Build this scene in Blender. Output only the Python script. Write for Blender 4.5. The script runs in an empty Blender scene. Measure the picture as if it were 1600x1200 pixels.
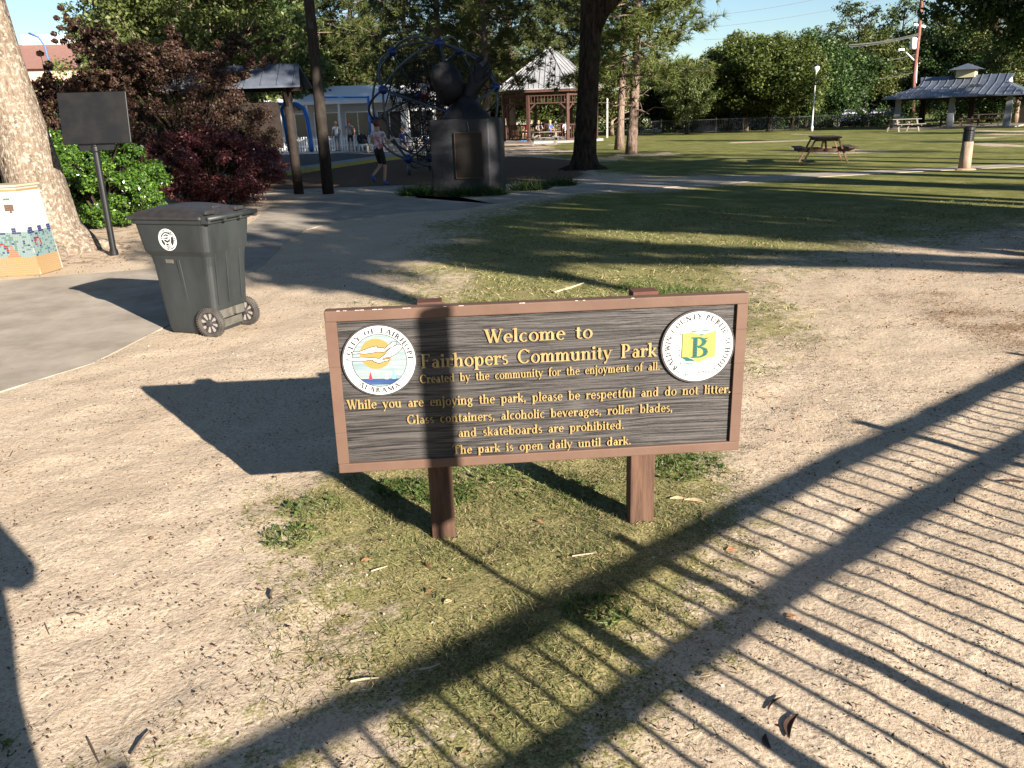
import bpy, bmesh, math, random
import numpy as np
from mathutils import Vector, Matrix, noise
R_=math.radians
random.seed(7); rng=np.random.default_rng(11)
S=bpy.context.scene; COL=S.collection
# ------------------------------------------------------------------ camera
F_=1290.0; CH=1.55
_d=np.array([130.0,4000.0,F_]); _d/=np.linalg.norm(_d)
_fw=np.array([0,0,1.0])-_d*_d[2]; _fw/=np.linalg.norm(_fw)
_rt=np.cross(_d,_fw)
RM=np.array([_rt,_fw,-_d])                      # world <- camera (x right, y down, z forward)
cam=bpy.data.objects.new('camera',bpy.data.cameras.new('camera')); COL.objects.link(cam)
cx_=RM@np.array([1,0,0]); cy_=RM@np.array([0,-1,0]); cz_=RM@np.array([0,0,-1])
cam.matrix_world=Matrix(((cx_[0],cy_[0],cz_[0],0),(cx_[1],cy_[1],cz_[1],0),(cx_[2],cy_[2],cz_[2],CH),(0,0,0,1)))
cam.data.sensor_width=36; cam.data.lens=F_/1600*36; cam.data.clip_start=.05; cam.data.clip_end=900
S.camera=cam
# ------------------------------------------------------------------ light
SUN=Vector((1.84,-2.32,1.0)).normalized()        # towards the sun
W=bpy.data.worlds.new('World'); S.world=W; W.use_nodes=True
wn=W.node_tree.nodes; wl=W.node_tree.links; wn.clear()
sky=wn.new('ShaderNodeTexSky'); sky.sky_type='NISHITA'; sky.sun_disc=False
sky.sun_elevation=math.asin(SUN.z); sky.sun_rotation=math.atan2(SUN.x,SUN.y)
sky.air_density=1.0; sky.dust_density=.2; sky.ozone_density=3.0
bg=wn.new('ShaderNodeBackground'); bg.inputs[1].default_value=.05
wo=wn.new('ShaderNodeOutputWorld'); wl.new(sky.outputs[0],bg.inputs[0]); wl.new(bg.outputs[0],wo.inputs[0])
sl=bpy.data.lights.new('sun','SUN'); sl.energy=5.0; sl.angle=R_(.40); sl.color=(1,.90,.77)
so=bpy.data.objects.new('sun',sl); COL.objects.link(so); so.rotation_euler=SUN.to_track_quat('Z','Y').to_euler()
S.view_settings.view_transform='Standard'; S.view_settings.look='None'
S.view_settings.gamma=1; S.view_settings.use_curve_mapping=False; S.view_settings.exposure=1.7
S.cycles.max_bounces=6; S.cycles.diffuse_bounces=3; S.cycles.glossy_bounces=2; S.cycles.transmission_bounces=3
S.cycles.transparent_max_bounces=4; S.cycles.caustics_reflective=False; S.cycles.caustics_refractive=False

def pray(x,y): return RM@np.array([x-800,y-600,F_])
def gpt(x,y,z=0.0):
    r=pray(x,y); t=(z-CH)/r[2]; return (float(r[0]*t),float(r[1]*t))
def apt(x,y,Y):
    r=pray(x,y); t=Y/r[1]; return Vector((float(r[0]*t),Y,float(CH+r[2]*t)))
# ------------------------------------------------------------------ helpers
class MB:
    def __init__(s): s.v=[];s.f=[];s.m=[]
    def add(s,vs,fs,mi=0,M=None):
        o=len(s.v)
        s.v+= [tuple(M@Vector(p)) for p in vs] if M is not None else [tuple(p) for p in vs]
        s.f+=[tuple(i+o for i in f) for f in fs]; s.m+=[mi]*len(fs); return s
    def box(s,c,d,rz=0,mi=0,M=None,taper=1):
        x,y,z=d[0]/2,d[1]/2,d[2]/2
        vs=[(sx*x*(taper if sz>0 else 1),sy*y*(taper if sz>0 else 1),sz*z) for sz in(-1,1) for sy in(-1,1) for sx in(-1,1)]
        m=Matrix.Translation(c)@Matrix.Rotation(rz,4,'Z')
        if M is not None: m=M@m
        return s.add(vs,[(0,2,3,1),(4,5,7,6),(0,1,5,4),(2,6,7,3),(0,4,6,2),(1,3,7,5)],mi,m)
    def bar(s,p,q,w,h,mi=0,up=(0,0,1)):
        p=Vector(p);q=Vector(q);d=(q-p);L=d.length;d.normalize();u=Vector(up)
        if abs(d.dot(u))>.98:u=Vector((0,1,0))
        x=d.cross(u).normalized();u=x.cross(d)
        vs=[p+x*(a*w/2)+u*(b*h/2)+d*(t*L) for t in(0,1) for b in(-1,1) for a in(-1,1)]
        return s.add(vs,[(0,2,3,1),(4,5,7,6),(0,1,5,4),(2,6,7,3),(0,4,6,2),(1,3,7,5)],mi)
    def tube(s,pts,rad,n=8,mi=0,caps=True,wob=0):
        pts=[Vector(p) for p in pts]
        if not hasattr(rad,'__len__'): rad=[rad]*len(pts)
        vs=[];fs=[];pu=None
        for i,p in enumerate(pts):
            d=(pts[min(i+1,len(pts)-1)]-pts[max(i-1,0)]).normalized()
            if pu is None: pu=d.orthogonal().normalized()
            pu=(pu-d*pu.dot(d)); 
            if pu.length<1e-5: pu=d.orthogonal()
            pu.normalize(); w=d.cross(pu)
            for k in range(n):
                a=2*math.pi*k/n; r=rad[i]*(1+(wob*(noise.noise(Vector((k*1.7,i*.6,rad[0]*9)))) if wob else 0))
                vs.append(p+pu*(math.cos(a)*r)+w*(math.sin(a)*r))
            if i:
                o=(i-1)*n
                for k in range(n): fs.append((o+k,o+(k+1)%n,o+n+(k+1)%n,o+n+k))
        if caps:
            fs.append(tuple(range(n-1,-1,-1))); o=(len(pts)-1)*n; fs.append(tuple(range(o,o+n)))
        return s.add(vs,fs,mi)
    def prism(s,poly,z0,z1,mi=0,M=None):
        n=len(poly); vs=[(p[0],p[1],z0) for p in poly]+[(p[0],p[1],z1) for p in poly]
        fs=[tuple(range(n-1,-1,-1)),tuple(range(n,2*n))]+[(i,(i+1)%n,n+(i+1)%n,n+i) for i in range(n)]
        return s.add(vs,fs,mi,M)
    def lathe(s,prof,n=20,mi=0,c=(0,0,0),M=None,caps=True):
        vs=[];fs=[]
        for r,z in prof:
            for k in range(n):
                a=2*math.pi*k/n; vs.append((c[0]+r*math.cos(a),c[1]+r*math.sin(a),c[2]+z))
        for i in range(len(prof)-1):
            for k in range(n): fs.append((i*n+k,i*n+(k+1)%n,(i+1)*n+(k+1)%n,(i+1)*n+k))
        if caps: fs.append(tuple(range(n-1,-1,-1))); o=(len(prof)-1)*n; fs.append(tuple(range(o,o+n)))
        return s.add(vs,fs,mi,M)
    def mesh(s,name,mats,smooth=False):
        me=bpy.data.meshes.new(name); me.from_pydata(s.v,[],s.f)
        for m in (mats if isinstance(mats,(list,tuple)) else [mats]): me.materials.append(m)
        me.polygons.foreach_set('material_index',s.m)
        if smooth: me.polygons.foreach_set('use_smooth',[True]*len(s.f))
        me.update(); return me
    def build(s,name,mats,parent=None,smooth=False,bevel=0,loc=None,rz=None):
        o=bpy.data.objects.new(name,s.mesh(name,mats,smooth)); COL.objects.link(o)
        if parent is not None:o.parent=parent
        if loc is not None:o.location=loc
        if rz is not None:o.rotation_euler.z=rz
        if bevel:
            b=o.modifiers.new('b','BEVEL'); b.width=bevel; b.segments=2; b.limit_method='ANGLE'
        return o
def tag(o,label=None,cat=None,group=None,kind=None):
    for k,v in (('label',label),('category',cat),('group',group),('kind',kind)):
        if v:o[k]=v
    return o
def empty(name,loc=(0,0,0),rz=0,label=None,cat=None,group=None):
    o=bpy.data.objects.new(name,None); COL.objects.link(o); o.location=loc; o.rotation_euler.z=rz; o.empty_display_size=.2
    return tag(o,label,cat,group)
def dup(o,loc=None,rz=None,label=None,scale=None,parent=None):
    c=o.copy(); COL.objects.link(c)
    if parent is not None: c.parent=parent
    if loc is not None:c.location=loc
    if rz is not None:c.rotation_euler.z=rz
    if scale is not None:c.scale=(scale,)*3 if not hasattr(scale,'__len__') else scale
    if label:c['label']=label
    for ch in list(o.children): dup(ch,parent=c)
    return c
def raw(name,V,Fidx,k,mat):
    """mesh from numpy arrays; V (n,3), Fidx (m,k)"""
    me=bpy.data.meshes.new(name); n=len(V); m=len(Fidx)
    me.vertices.add(n); me.vertices.foreach_set('co',np.ascontiguousarray(V,dtype=np.float32).ravel())
    me.loops.add(m*k); me.loops.foreach_set('vertex_index',np.ascontiguousarray(Fidx,dtype=np.int32).ravel())
    me.polygons.add(m); me.polygons.foreach_set('loop_start',np.arange(0,m*k,k,dtype=np.int32))
    me.polygons.foreach_set('loop_total',np.full(m,k,dtype=np.int32))
    me.materials.append(mat); me.update(calc_edges=True); return me
def link(name,me,parent=None,loc=None):
    o=bpy.data.objects.new(name,me); COL.objects.link(o)
    if parent is not None:o.parent=parent
    if loc is not None:o.location=loc
    return o
# ------------------------------------------------------------------ materials
def mat(name,col,rough=.7,metal=0,bump=0,bscale=30,col2=None,nscale=6,stretch=(1,1,1),detail=4,spec=.3,rampw=(.35,.65),bdist=.01,coord='Object'):
    m=bpy.data.materials.new(name); m.use_nodes=True; t=m.node_tree; N=t.nodes; L=t.links; b=N['Principled BSDF']
    b.inputs['Base Color'].default_value=(*col,1); b.inputs['Roughness'].default_value=rough; b.inputs['Metallic'].default_value=metal
    b.inputs['Specular IOR Level'].default_value=spec
    if col2 or bump:
        tc=N.new('ShaderNodeTexCoord'); mp=N.new('ShaderNodeMapping'); mp.inputs['Scale'].default_value=stretch; L.new(tc.outputs[coord],mp.inputs[0])
    if col2:
        n=N.new('ShaderNodeTexNoise'); n.inputs['Scale'].default_value=nscale; n.inputs['Detail'].default_value=detail; n.inputs['Roughness'].default_value=.65; L.new(mp.outputs[0],n.inputs[0])
        r=N.new('ShaderNodeValToRGB'); r.color_ramp.elements[0].position=rampw[0]; r.color_ramp.elements[1].position=rampw[1]
        r.color_ramp.elements[0].color=(*col,1); r.color_ramp.elements[1].color=(*col2,1); L.new(n.outputs[0],r.inputs[0]); L.new(r.outputs[0],b.inputs['Base Color'])
    if bump:
        n=N.new('ShaderNodeTexNoise'); n.inputs['Scale'].default_value=bscale; n.inputs['Detail'].default_value=5; L.new(mp.outputs[0],n.inputs[0])
        bp=N.new('ShaderNodeBump'); bp.inputs['Strength'].default_value=bump; bp.inputs['Distance'].default_value=bdist; L.new(n.outputs[0],bp.inputs['Height']); L.new(bp.outputs[0],b.inputs['Normal'])
    return m
def leafmat(name,c1,c2,trans=.35,c3=None,rough=.5,spec=.35):
    m=bpy.data.materials.new(name); m.use_nodes=True; t=m.node_tree; N=t.nodes; L=t.links; b=N['Principled BSDF']; out=N['Material Output']
    g=N.new('ShaderNodeNewGeometry'); r=N.new('ShaderNodeValToRGB'); e=r.color_ramp.elements
    e[0].color=(*c1,1); e[1].color=(*c2,1); e[0].position=.1; e[1].position=.85
    if c3: x=e.new(.97); x.color=(*c3,1)
    L.new(g.outputs['Random Per Island'],r.inputs[0])
    oi=N.new('ShaderNodeObjectInfo'); hs=N.new('ShaderNodeHueSaturation'); mr=N.new('ShaderNodeMapRange'); mr.inputs[3].default_value=.8; mr.inputs[4].default_value=1.2
    L.new(oi.outputs['Random'],mr.inputs[0]); L.new(mr.outputs[0],hs.inputs['Value']); L.new(r.outputs[0],hs.inputs['Color'])
    L.new(hs.outputs[0],b.inputs['Base Color']); b.inputs['Roughness'].default_value=rough; b.inputs['Specular IOR Level'].default_value=spec
    if trans:
        tr=N.new('ShaderNodeBsdfTranslucent'); L.new(hs.outputs[0],tr.inputs[0]); mx=N.new('ShaderNodeMixShader'); mx.inputs[0].default_value=trans
        L.new(b.outputs[0],mx.inputs[1]); L.new(tr.outputs[0],mx.inputs[2]); L.new(mx.outputs[0],out.inputs[0])
    return m
def bark(name,c1,c2,sc=5,patch=None):
    m=bpy.data.materials.new(name); m.use_nodes=True; t=m.node_tree; N=t.nodes; L=t.links; b=N['Principled BSDF']; b.inputs['Roughness'].default_value=.9; b.inputs['Specular IOR Level'].default_value=.1
    tc=N.new('ShaderNodeTexCoord'); mp=N.new('ShaderNodeMapping'); mp.inputs['Scale'].default_value=(1,1,.28); L.new(tc.outputs['Object'],mp.inputs[0])
    n=N.new('ShaderNodeTexNoise'); n.inputs['Scale'].default_value=sc*3; n.inputs['Detail'].default_value=6; n.inputs['Roughness'].default_value=.7; L.new(mp.outputs[0],n.inputs[0])
    r=N.new('ShaderNodeValToRGB'); r.color_ramp.elements[0].position=.36; r.color_ramp.elements[1].position=.62
    r.color_ramp.elements[0].color=(*c1,1); r.color_ramp.elements[1].color=(*c2,1); L.new(n.outputs[0],r.inputs[0]); last=r.outputs[0]
    if patch:
        n2=N.new('ShaderNodeTexNoise'); n2.inputs['Scale'].default_value=19; n2.inputs['Detail'].default_value=5; n2.inputs['Roughness'].default_value=.75; L.new(tc.outputs['Object'],n2.inputs[0])
        r2=N.new('ShaderNodeValToRGB'); r2.color_ramp.elements[0].position=.5; r2.color_ramp.elements[1].position=.6; L.new(n2.outputs[0],r2.inputs[0])
        mx=N.new('ShaderNodeMix'); mx.data_type='RGBA'; L.new(r2.outputs[0],mx.inputs[0]); L.new(last,mx.inputs[6]); mx.inputs[7].default_value=(*patch,1); last=mx.outputs[2]
    L.new(last,b.inputs['Base Color'])
    v=N.new('ShaderNodeTexVoronoi'); v.inputs['Scale'].default_value=sc*4; v.feature='DISTANCE_TO_EDGE'; L.new(mp.outputs[0],v.inputs[0])
    ad=N.new('ShaderNodeMath'); ad.operation='MULTIPLY_ADD'; ad.inputs[1].default_value=1.0; L.new(v.outputs[0],ad.inputs[0]); L.new(n.outputs[0],ad.inputs[2])
    bp=N.new('ShaderNodeBump'); bp.inputs['Strength'].default_value=.9; bp.inputs['Distance'].default_value=.02; L.new(ad.outputs[0],bp.inputs['Height']); L.new(bp.outputs[0],b.inputs['Normal'])
    return m
# ------------------------------------------------------------------ ground
def seg_dist(X,Y,pts):
    D=np.full(X.shape,1e9)
    for (a,b) in zip(pts[:-1],pts[1:]):
        dx,dy=b[0]-a[0],b[1]-a[1]; t=np.clip(((X-a[0])*dx+(Y-a[1])*dy)/(dx*dx+dy*dy),0,1)
        D=np.minimum(D,np.hypot(X-a[0]-t*dx,Y-a[1]-t*dy))
    return D
def inside(X,Y,P):
    c=np.zeros(X.shape,bool); n=len(P)
    for i in range(n):
        x1,y1=P[i]; x2,y2=P[(i+1)%n]
        if y1==y2: continue
        c^=((y1>Y)!=(y2>Y))&(X<(x2-x1)*(Y-y1)/(y2-y1)+x1)
    return c
def soft(X,Y,P,w):
    """1 inside a region, 0 outside, blurred over w metres"""
    d=seg_dist(X,Y,list(P)+[P[0]]); d=np.where(inside(X,Y,P),d,-d); return np.clip(.5+d/w*.5,0,1)
def vn(X,Y,s,seed=0):
    r=np.random.default_rng(seed); T=r.random((256,256)); x=X/s; y=Y/s; xi=np.floor(x).astype(int); yi=np.floor(y).astype(int); fx=x-xi; fy=y-yi
    fx=fx*fx*(3-2*fx); fy=fy*fy*(3-2*fy); g=lambda a,b:T[a%256,b%256]
    return (g(xi,yi)*(1-fx)+g(xi+1,yi)*fx)*(1-fy)+(g(xi,yi+1)*(1-fx)+g(xi+1,yi+1)*fx)*fy
PATCH=[(-1.05,3.25),(-.80,2.75),(-.74,2.4),(-.50,2.05),(-.32,1.75),(-.5,1.3),(.1,1.0),(.35,1.7),(.62,2.2),(.85,2.65),(.98,3.1),(1.0,3.6),(.7,3.95),(-.2,3.75),(-.75,3.7)]
PATCH2=[(-.9,1.9),(-.7,2.1),(-.3,1.9),(-.1,1.2),(-1.1,1.2),(-1.3,1.6)]
LAWN=[(-.6,5.6),(.3,5.0),(1.2,5.0),(2.0,5.6),(2.5,6.6),(2.6,8),(3.9,9.2),(6.2,10.6),(10,12),(20,13.5),(60,15),(90,25),(60,75),(4.5,62),(2,45),(1.3,27),(3.6,21.6),(7,20.5),(4.4,18.5),(1.5,17.6),(.0,15.5),(-1.1,13),(-1.0,9.5),(-1.1,7.2)]
MULCH=[(-8,20.9),(-1.5,21.3),(1.3,20.6),(2.2,23),(2.6,31),(.8,36),(-4.0,38),(-5.9,34),(-7.2,26.8)]
BED=[(-12,10.4),(-8,9.4),(-5.2,9.5),(-3.9,10.2),(-3.9,12.5),(-4.6,15),(-5.2,19.2),(-12,20.3),(-16,19)]
PLAZA=[(-12.6,2.6),(-9.6,3.0),(-6.8,3.5),(-4.6,4.2),(-3.42,4.6),(-2.93,5.55),(-2.80,6.9),(-2.82,8.2),(-2.86,9.6),(-3.05,11.4),(-3.1,12.9),(-2.75,14.0),(-4.75,17.0),(-4.2,13.4),(-3.99,11.8),(-4.05,9.75),(-5.2,9.27),(-9.3,8.1),(-12.5,7.2)]
EDGE=[(-12.6,2.6),(-9.6,3.0),(-6.8,3.5),(-4.6,4.2),(-3.42,4.6),(-2.93,5.55),(-2.80,6.9),(-2.82,8.2),(-2.86,9.6),(-3.05,11.4)]
LITTER=[(2.2,4.6),(3.3,3.7),(6.5,5.0),(9,9),(12,13),(5.5,11),(3.4,8.2),(2.4,6.4),(2.0,5.2)]
def height(X,Y):
    h=(vn(X,Y,1.7,1)-.5)*.02+(vn(X,Y,.45,2)-.5)*.012+(vn(X,Y,.13,3)-.5)*.010+(vn(X*.6+Y*.8,(Y*.6-X*.8)*2.4,.5,17)-.5)*.010+(vn(X,Y,.055,9)-.5)*.006
    near=np.clip((14-np.hypot(X,Y-3))/6,0,1)
    h=h*near+.004*np.clip(1-seg_dist(X,Y,EDGE)/.30,0,1)-.002
    return np.where(inside(X,Y,PLAZA)&(seg_dist(X,Y,EDGE)>.03),np.minimum(h*.35,.004)-.004,h)
def masks(X,Y):
    g=np.maximum(soft(X,Y,PATCH,.45),soft(X,Y,PATCH2,.6)*.62)
    g=np.maximum(g,soft(X,Y,LAWN,1.4)*.92); g=g*(.75+.5*vn(X,Y,.5,4)); g=np.where(Y>60,1,g)
    m=np.maximum(soft(X,Y,MULCH,.8),soft(X,Y,BED,.6)*.42)
    l=np.maximum(soft(X,Y,LITTER,3.2),0)*(.35+.55*vn(X,Y,.7,5)+.55*vn(X,Y,.23,55))
    g=g*(1-.9*np.clip(2*soft(X,Y,MULCH,.4),0,1))
    far=np.clip((Y-18)/12,0,1)*np.clip((60-Y)/10,0,1)
    g=g*(1-.55*far*(vn(X,Y,3.1,6)>.78))
    return np.clip(g,0,1),np.clip(m,0,1),np.clip(l,0,1)
n_=430; u=np.linspace(-1,1,n_); ax=1.12*np.sinh(5.6*u)
GX,GY=np.meshgrid(ax+.3,ax+3.0); GZ=height(GX,GY)
V=np.stack([GX.ravel(),GY.ravel(),GZ.ravel()],1); I=np.arange(n_*n_).reshape(n_,n_)
FQ=np.stack([I[:-1,:-1].ravel(),I[:-1,1:].ravel(),I[1:,1:].ravel(),I[1:,:-1].ravel()],1)
def groundmat():
    m=bpy.data.materials.new('park_ground'); m.use_nodes=True; t=m.node_tree; N=t.nodes; L=t.links; b=N['Principled BSDF']; b.inputs['Roughness'].default_value=.95; b.inputs['Specular IOR Level'].default_value=.08
    tc=N.new('ShaderNodeTexCoord')
    def nz(s,d=4,ro=.6,dist=0):
        n=N.new('ShaderNodeTexNoise'); n.inputs['Scale'].default_value=s; n.inputs['Detail'].default_value=d; n.inputs['Roughness'].default_value=ro; n.inputs['Distortion'].default_value=dist; L.new(tc.outputs['Object'],n.inputs[0]); return n.outputs[0]
    def ramp(i,stops):
        r=N.new('ShaderNodeValToRGB'); e=r.color_ramp.elements
        while len(e)<len(stops): e.new(.5)
        for k,(p,c) in enumerate(stops): e[k].position=p; e[k].color=(*c,1) if hasattr(c,'__len__') else (c,c,c,1)
        L.new(i,r.inputs[0]); return r.outputs[0]
    def mx(f,a,c):
        x=N.new('ShaderNodeMix'); x.data_type='RGBA'; L.new(f,x.inputs[0])
        for s,v in ((6,a),(7,c)):
            if hasattr(v,'__len__'): x.inputs[s].default_value=(*v,1)
            else: L.new(v,x.inputs[s])
        return x.outputs[2]
    def mth(op,a,c,cl=False):
        x=N.new('ShaderNodeMath'); x.operation=op; x.use_clamp=cl
        for s,v in ((0,a),(1,c)):
            if isinstance(v,(int,float)): x.inputs[s].default_value=v
            else: L.new(v,x.inputs[s])
        return x.outputs[0]
    def att(n):
        a=N.new('ShaderNodeAttribute'); a.attribute_name=n; return a.outputs['Fac']
    sand=ramp(nz(2.2,6,.7),[(.3,(.50,.40,.295)),(.7,(.63,.53,.41))])
    sand=mx(ramp(nz(.9,7,.72,.8),[(.42,0),(.68,.38)]),sand,(.38,.285,.19))
    sand=mx(ramp(nz(60,3,.7),[(.40,1),(.56,0)]),sand,(.43,.335,.245))
    specks=ramp(nz(170,2,.5),[(.64,0),(.68,1)]); sand=mx(specks,sand,(.12,.075,.045))
    sand=mx(ramp(nz(95,2,.5),[(.71,0),(.74,1)]),sand,(.62,.55,.46))
    gr=ramp(nz(120,4,.75),[(.30,(.06,.058,.022)),(.44,(.175,.165,.065)),(.56,(.34,.29,.14)),(.72,(.52,.425,.255))])
    gr=mx(ramp(nz(3.5,5,.7),[(.48,0),(.70,.45)]),gr,mx(ramp(nz(140,2,.6),[(.4,0),(.6,1)]),(.035,.075,.012),(.12,.19,.04)))
    farf=N.new('ShaderNodeSeparateXYZ'); L.new(tc.outputs['Object'],farf.inputs[0])
    fy=mth('MULTIPLY',mth('SUBTRACT',farf.outputs[1],7.0),.12,True)
    gr2=ramp(nz(1.1,7,.75),[(.3,(.050,.066,.013)),(.5,(.155,.165,.04)),(.7,(.37,.335,.13))])
    gr2=mx(ramp(nz(17,8,.8),[(.42,0),(.60,.6)]),gr2,(.04,.055,.012))
    gr=mx(mth('MULTIPLY',fy,.85),gr,gr2)
    gf=mth('ADD',att('grass'),mth('MULTIPLY',mth('SUBTRACT',nz(9,6,.75),.5),1.5))
    gf=ramp(mth('ADD',gf,mth('MULTIPLY',mth('SUBTRACT',nz(90,3,.6),.5),.9)),[(.42,0),(.62,1)])
    mul=ramp(nz(45,5,.8),[(.3,(.045,.028,.02)),(.5,(.13,.08,.052)),(.72,(.26,.175,.115))])
    mf=ramp(mth('ADD',att('mulch'),mth('MULTIPLY',mth('SUBTRACT',nz(5,5,.7),.5),.9)),[(.4,0),(.6,1)])
    lit=ramp(mth('ADD',mth('MULTIPLY',att('litter'),.66),mth('SUBTRACT',nz(38,5,.8,1.5),.62)),[(.32,0),(.46,1)])
    c=mx(gf,sand,gr); c=mx(lit,c,ramp(nz(70,3,.7),[(.35,(.085,.05,.03)),(.65,(.28,.185,.115))])); c=mx(mf,c,mul)
    L.new(c,b.inputs['Base Color'])
    hh=mth('ADD',mth('MULTIPLY',nz(14,4,.65,.6),1.0),mth('MULTIPLY',nz(70,4,.7),.38))
    v=N.new('ShaderNodeTexVoronoi'); v.inputs['Scale'].default_value=26; L.new(tc.outputs['Object'],v.inputs[0])
    hh=mth('ADD',hh,mth('MULTIPLY',ramp(v.outputs[0],[(.0,0),(.28,1)]),.22))
    bp=N.new('ShaderNodeBump'); bp.inputs['Strength'].default_value=.36; bp.inputs['Distance'].default_value=.022; L.new(hh,bp.inputs['Height']); L.new(bp.outputs[0],b.inputs['Normal'])
    return m
M_ground=groundmat()
gme=raw('ground',V,FQ,4,M_ground); gme.polygons.foreach_set('use_smooth',[True]*len(gme.polygons))
for nm,a in zip(('grass','mulch','litter'),masks(V[:,0],V[:,1])):
    at=gme.attributes.new(nm,'FLOAT','POINT'); at.data.foreach_set('value',a.astype(np.float32))
ground=tag(link('ground',gme),kind='structure')
# paths of concrete slabs
M_conc=mat('concrete',(.25,.215,.175),.9,col2=(.38,.335,.28),nscale=2.2,bump=.25,bscale=160,bdist=.003,detail=8)
M_conc2=mat('concrete_blue',(.25,.245,.24),.9,col2=(.34,.33,.31),nscale=3,bump=.2,bscale=120,bdist=.003)
def slabs(rows,root,gap=.006,z=.008,name='paving_slab'):
    for (a,b),(c,d) in zip(rows[:-1],rows[1:]):
        q=[Vector((*p,0)) for p in (a,b,d,c)]; ctr=sum(q,Vector())/4
        q2=[p+(ctr-p).normalized()*gap for p in q]; o=MB().prism([(p.x,p.y) for p in q2],-.1,z).build(name,M_conc,root); 
path=tag(empty('concrete_path'),kind='structure')
slabs([((-12.6,2.6),(-12.5,7.2)),((-9.6,3.0),(-9.3,8.1)),((-6.8,3.5),(-6.9,8.75)),((-4.6,4.2),(-5.2,9.27)),((-3.42,4.6),(-4.3,9.55)),((-2.93,5.55),(-4.05,9.75)),((-2.80,6.9),(-3.98,10.1)),((-2.82,8.2),(-3.97,10.8)),((-2.86,9.6),(-3.99,11.8)),
 ((-3.05,11.4),(-4.2,13.4)),((-3.1,12.9),(-4.45,15.1)),((-2.75,14.0),(-4.75,17.0)),((-1.9,14.7),(-4.3,19.0)),((-.9,15.1),(-2.3,20.6)),((-.2,15.9),(-1.9,17.8)),((.6,16.9),(-.3,17.85)),((1.6,17.8),(.9,18.6)),((3.0,18.2),(2.2,19.8)),((4.5,18.7),(4.0,20.35)),((6.3,19.6),(5.8,20.9)),((8.6,20.2),(8.4,21.2)),((11.2,20.75),(11.1,21.6)),((14,21.3),(13.9,22.2)),((17.5,22.0),(17.4,22.9)),((22,22.8),(21.9,23.7))],path)
slabs([((-2.35,20.62),(-2.2,21.5)),((-3.9,20.45),(-3.8,21.4)),((-5.6,20.25),(-5.5,21.3)),((-7.4,20.0),(-7.3,21.0)),((-9.4,19.7),(-9.3,20.8))],path)
M_asph=mat('asphalt',(.05,.05,.055),.85,col2=(.075,.075,.08),nscale=2,bump=.2,bscale=80)
tag(MB().prism([(-34,24.5),(-8.6,28.2),(-7.0,34),(-5.2,41),(-4.6,46.5),(-34,46.5)],-.05,.03).build('asphalt_court',M_asph),kind='structure')
M_yel=mat('yellow_kerb_paint',(.45,.38,.05),.7,col2=(.30,.27,.12),nscale=9)
walk=tag(empty('court_walkway'),kind='structure')
E1=[(-13,24.5),(-7.3,26.6),(-6.4,31),(-5.4,35.2),(-4.2,38.6),(-1.5,41)]; E2=[(-13.4,26.2),(-8.5,28.15),(-7.2,32.4),(-6.5,36.0),(-5.2,40.6),(-3.6,43)]
for i in range(5):
    MB().prism([E1[i],E1[i+1],E2[i+1],E2[i]],-.05,.10).build('walkway_slab',M_conc2,walk)
    a=Vector((*E1[i],0)); b2=Vector((*E1[i+1],0)); MB().bar(a+Vector((.05,-.07,.055)),b2+Vector((.05,-.07,.055)),.12,.13).build('kerb',M_yel,walk)
tag(MB().prism([(-34,46.5),(-4.6,46.5),(-4.2,50.3),(-34,50.3)],-.05,.05).build('far_pavement',mat('pale_concrete',(.45,.43,.40),.9)),kind='structure')
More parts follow.
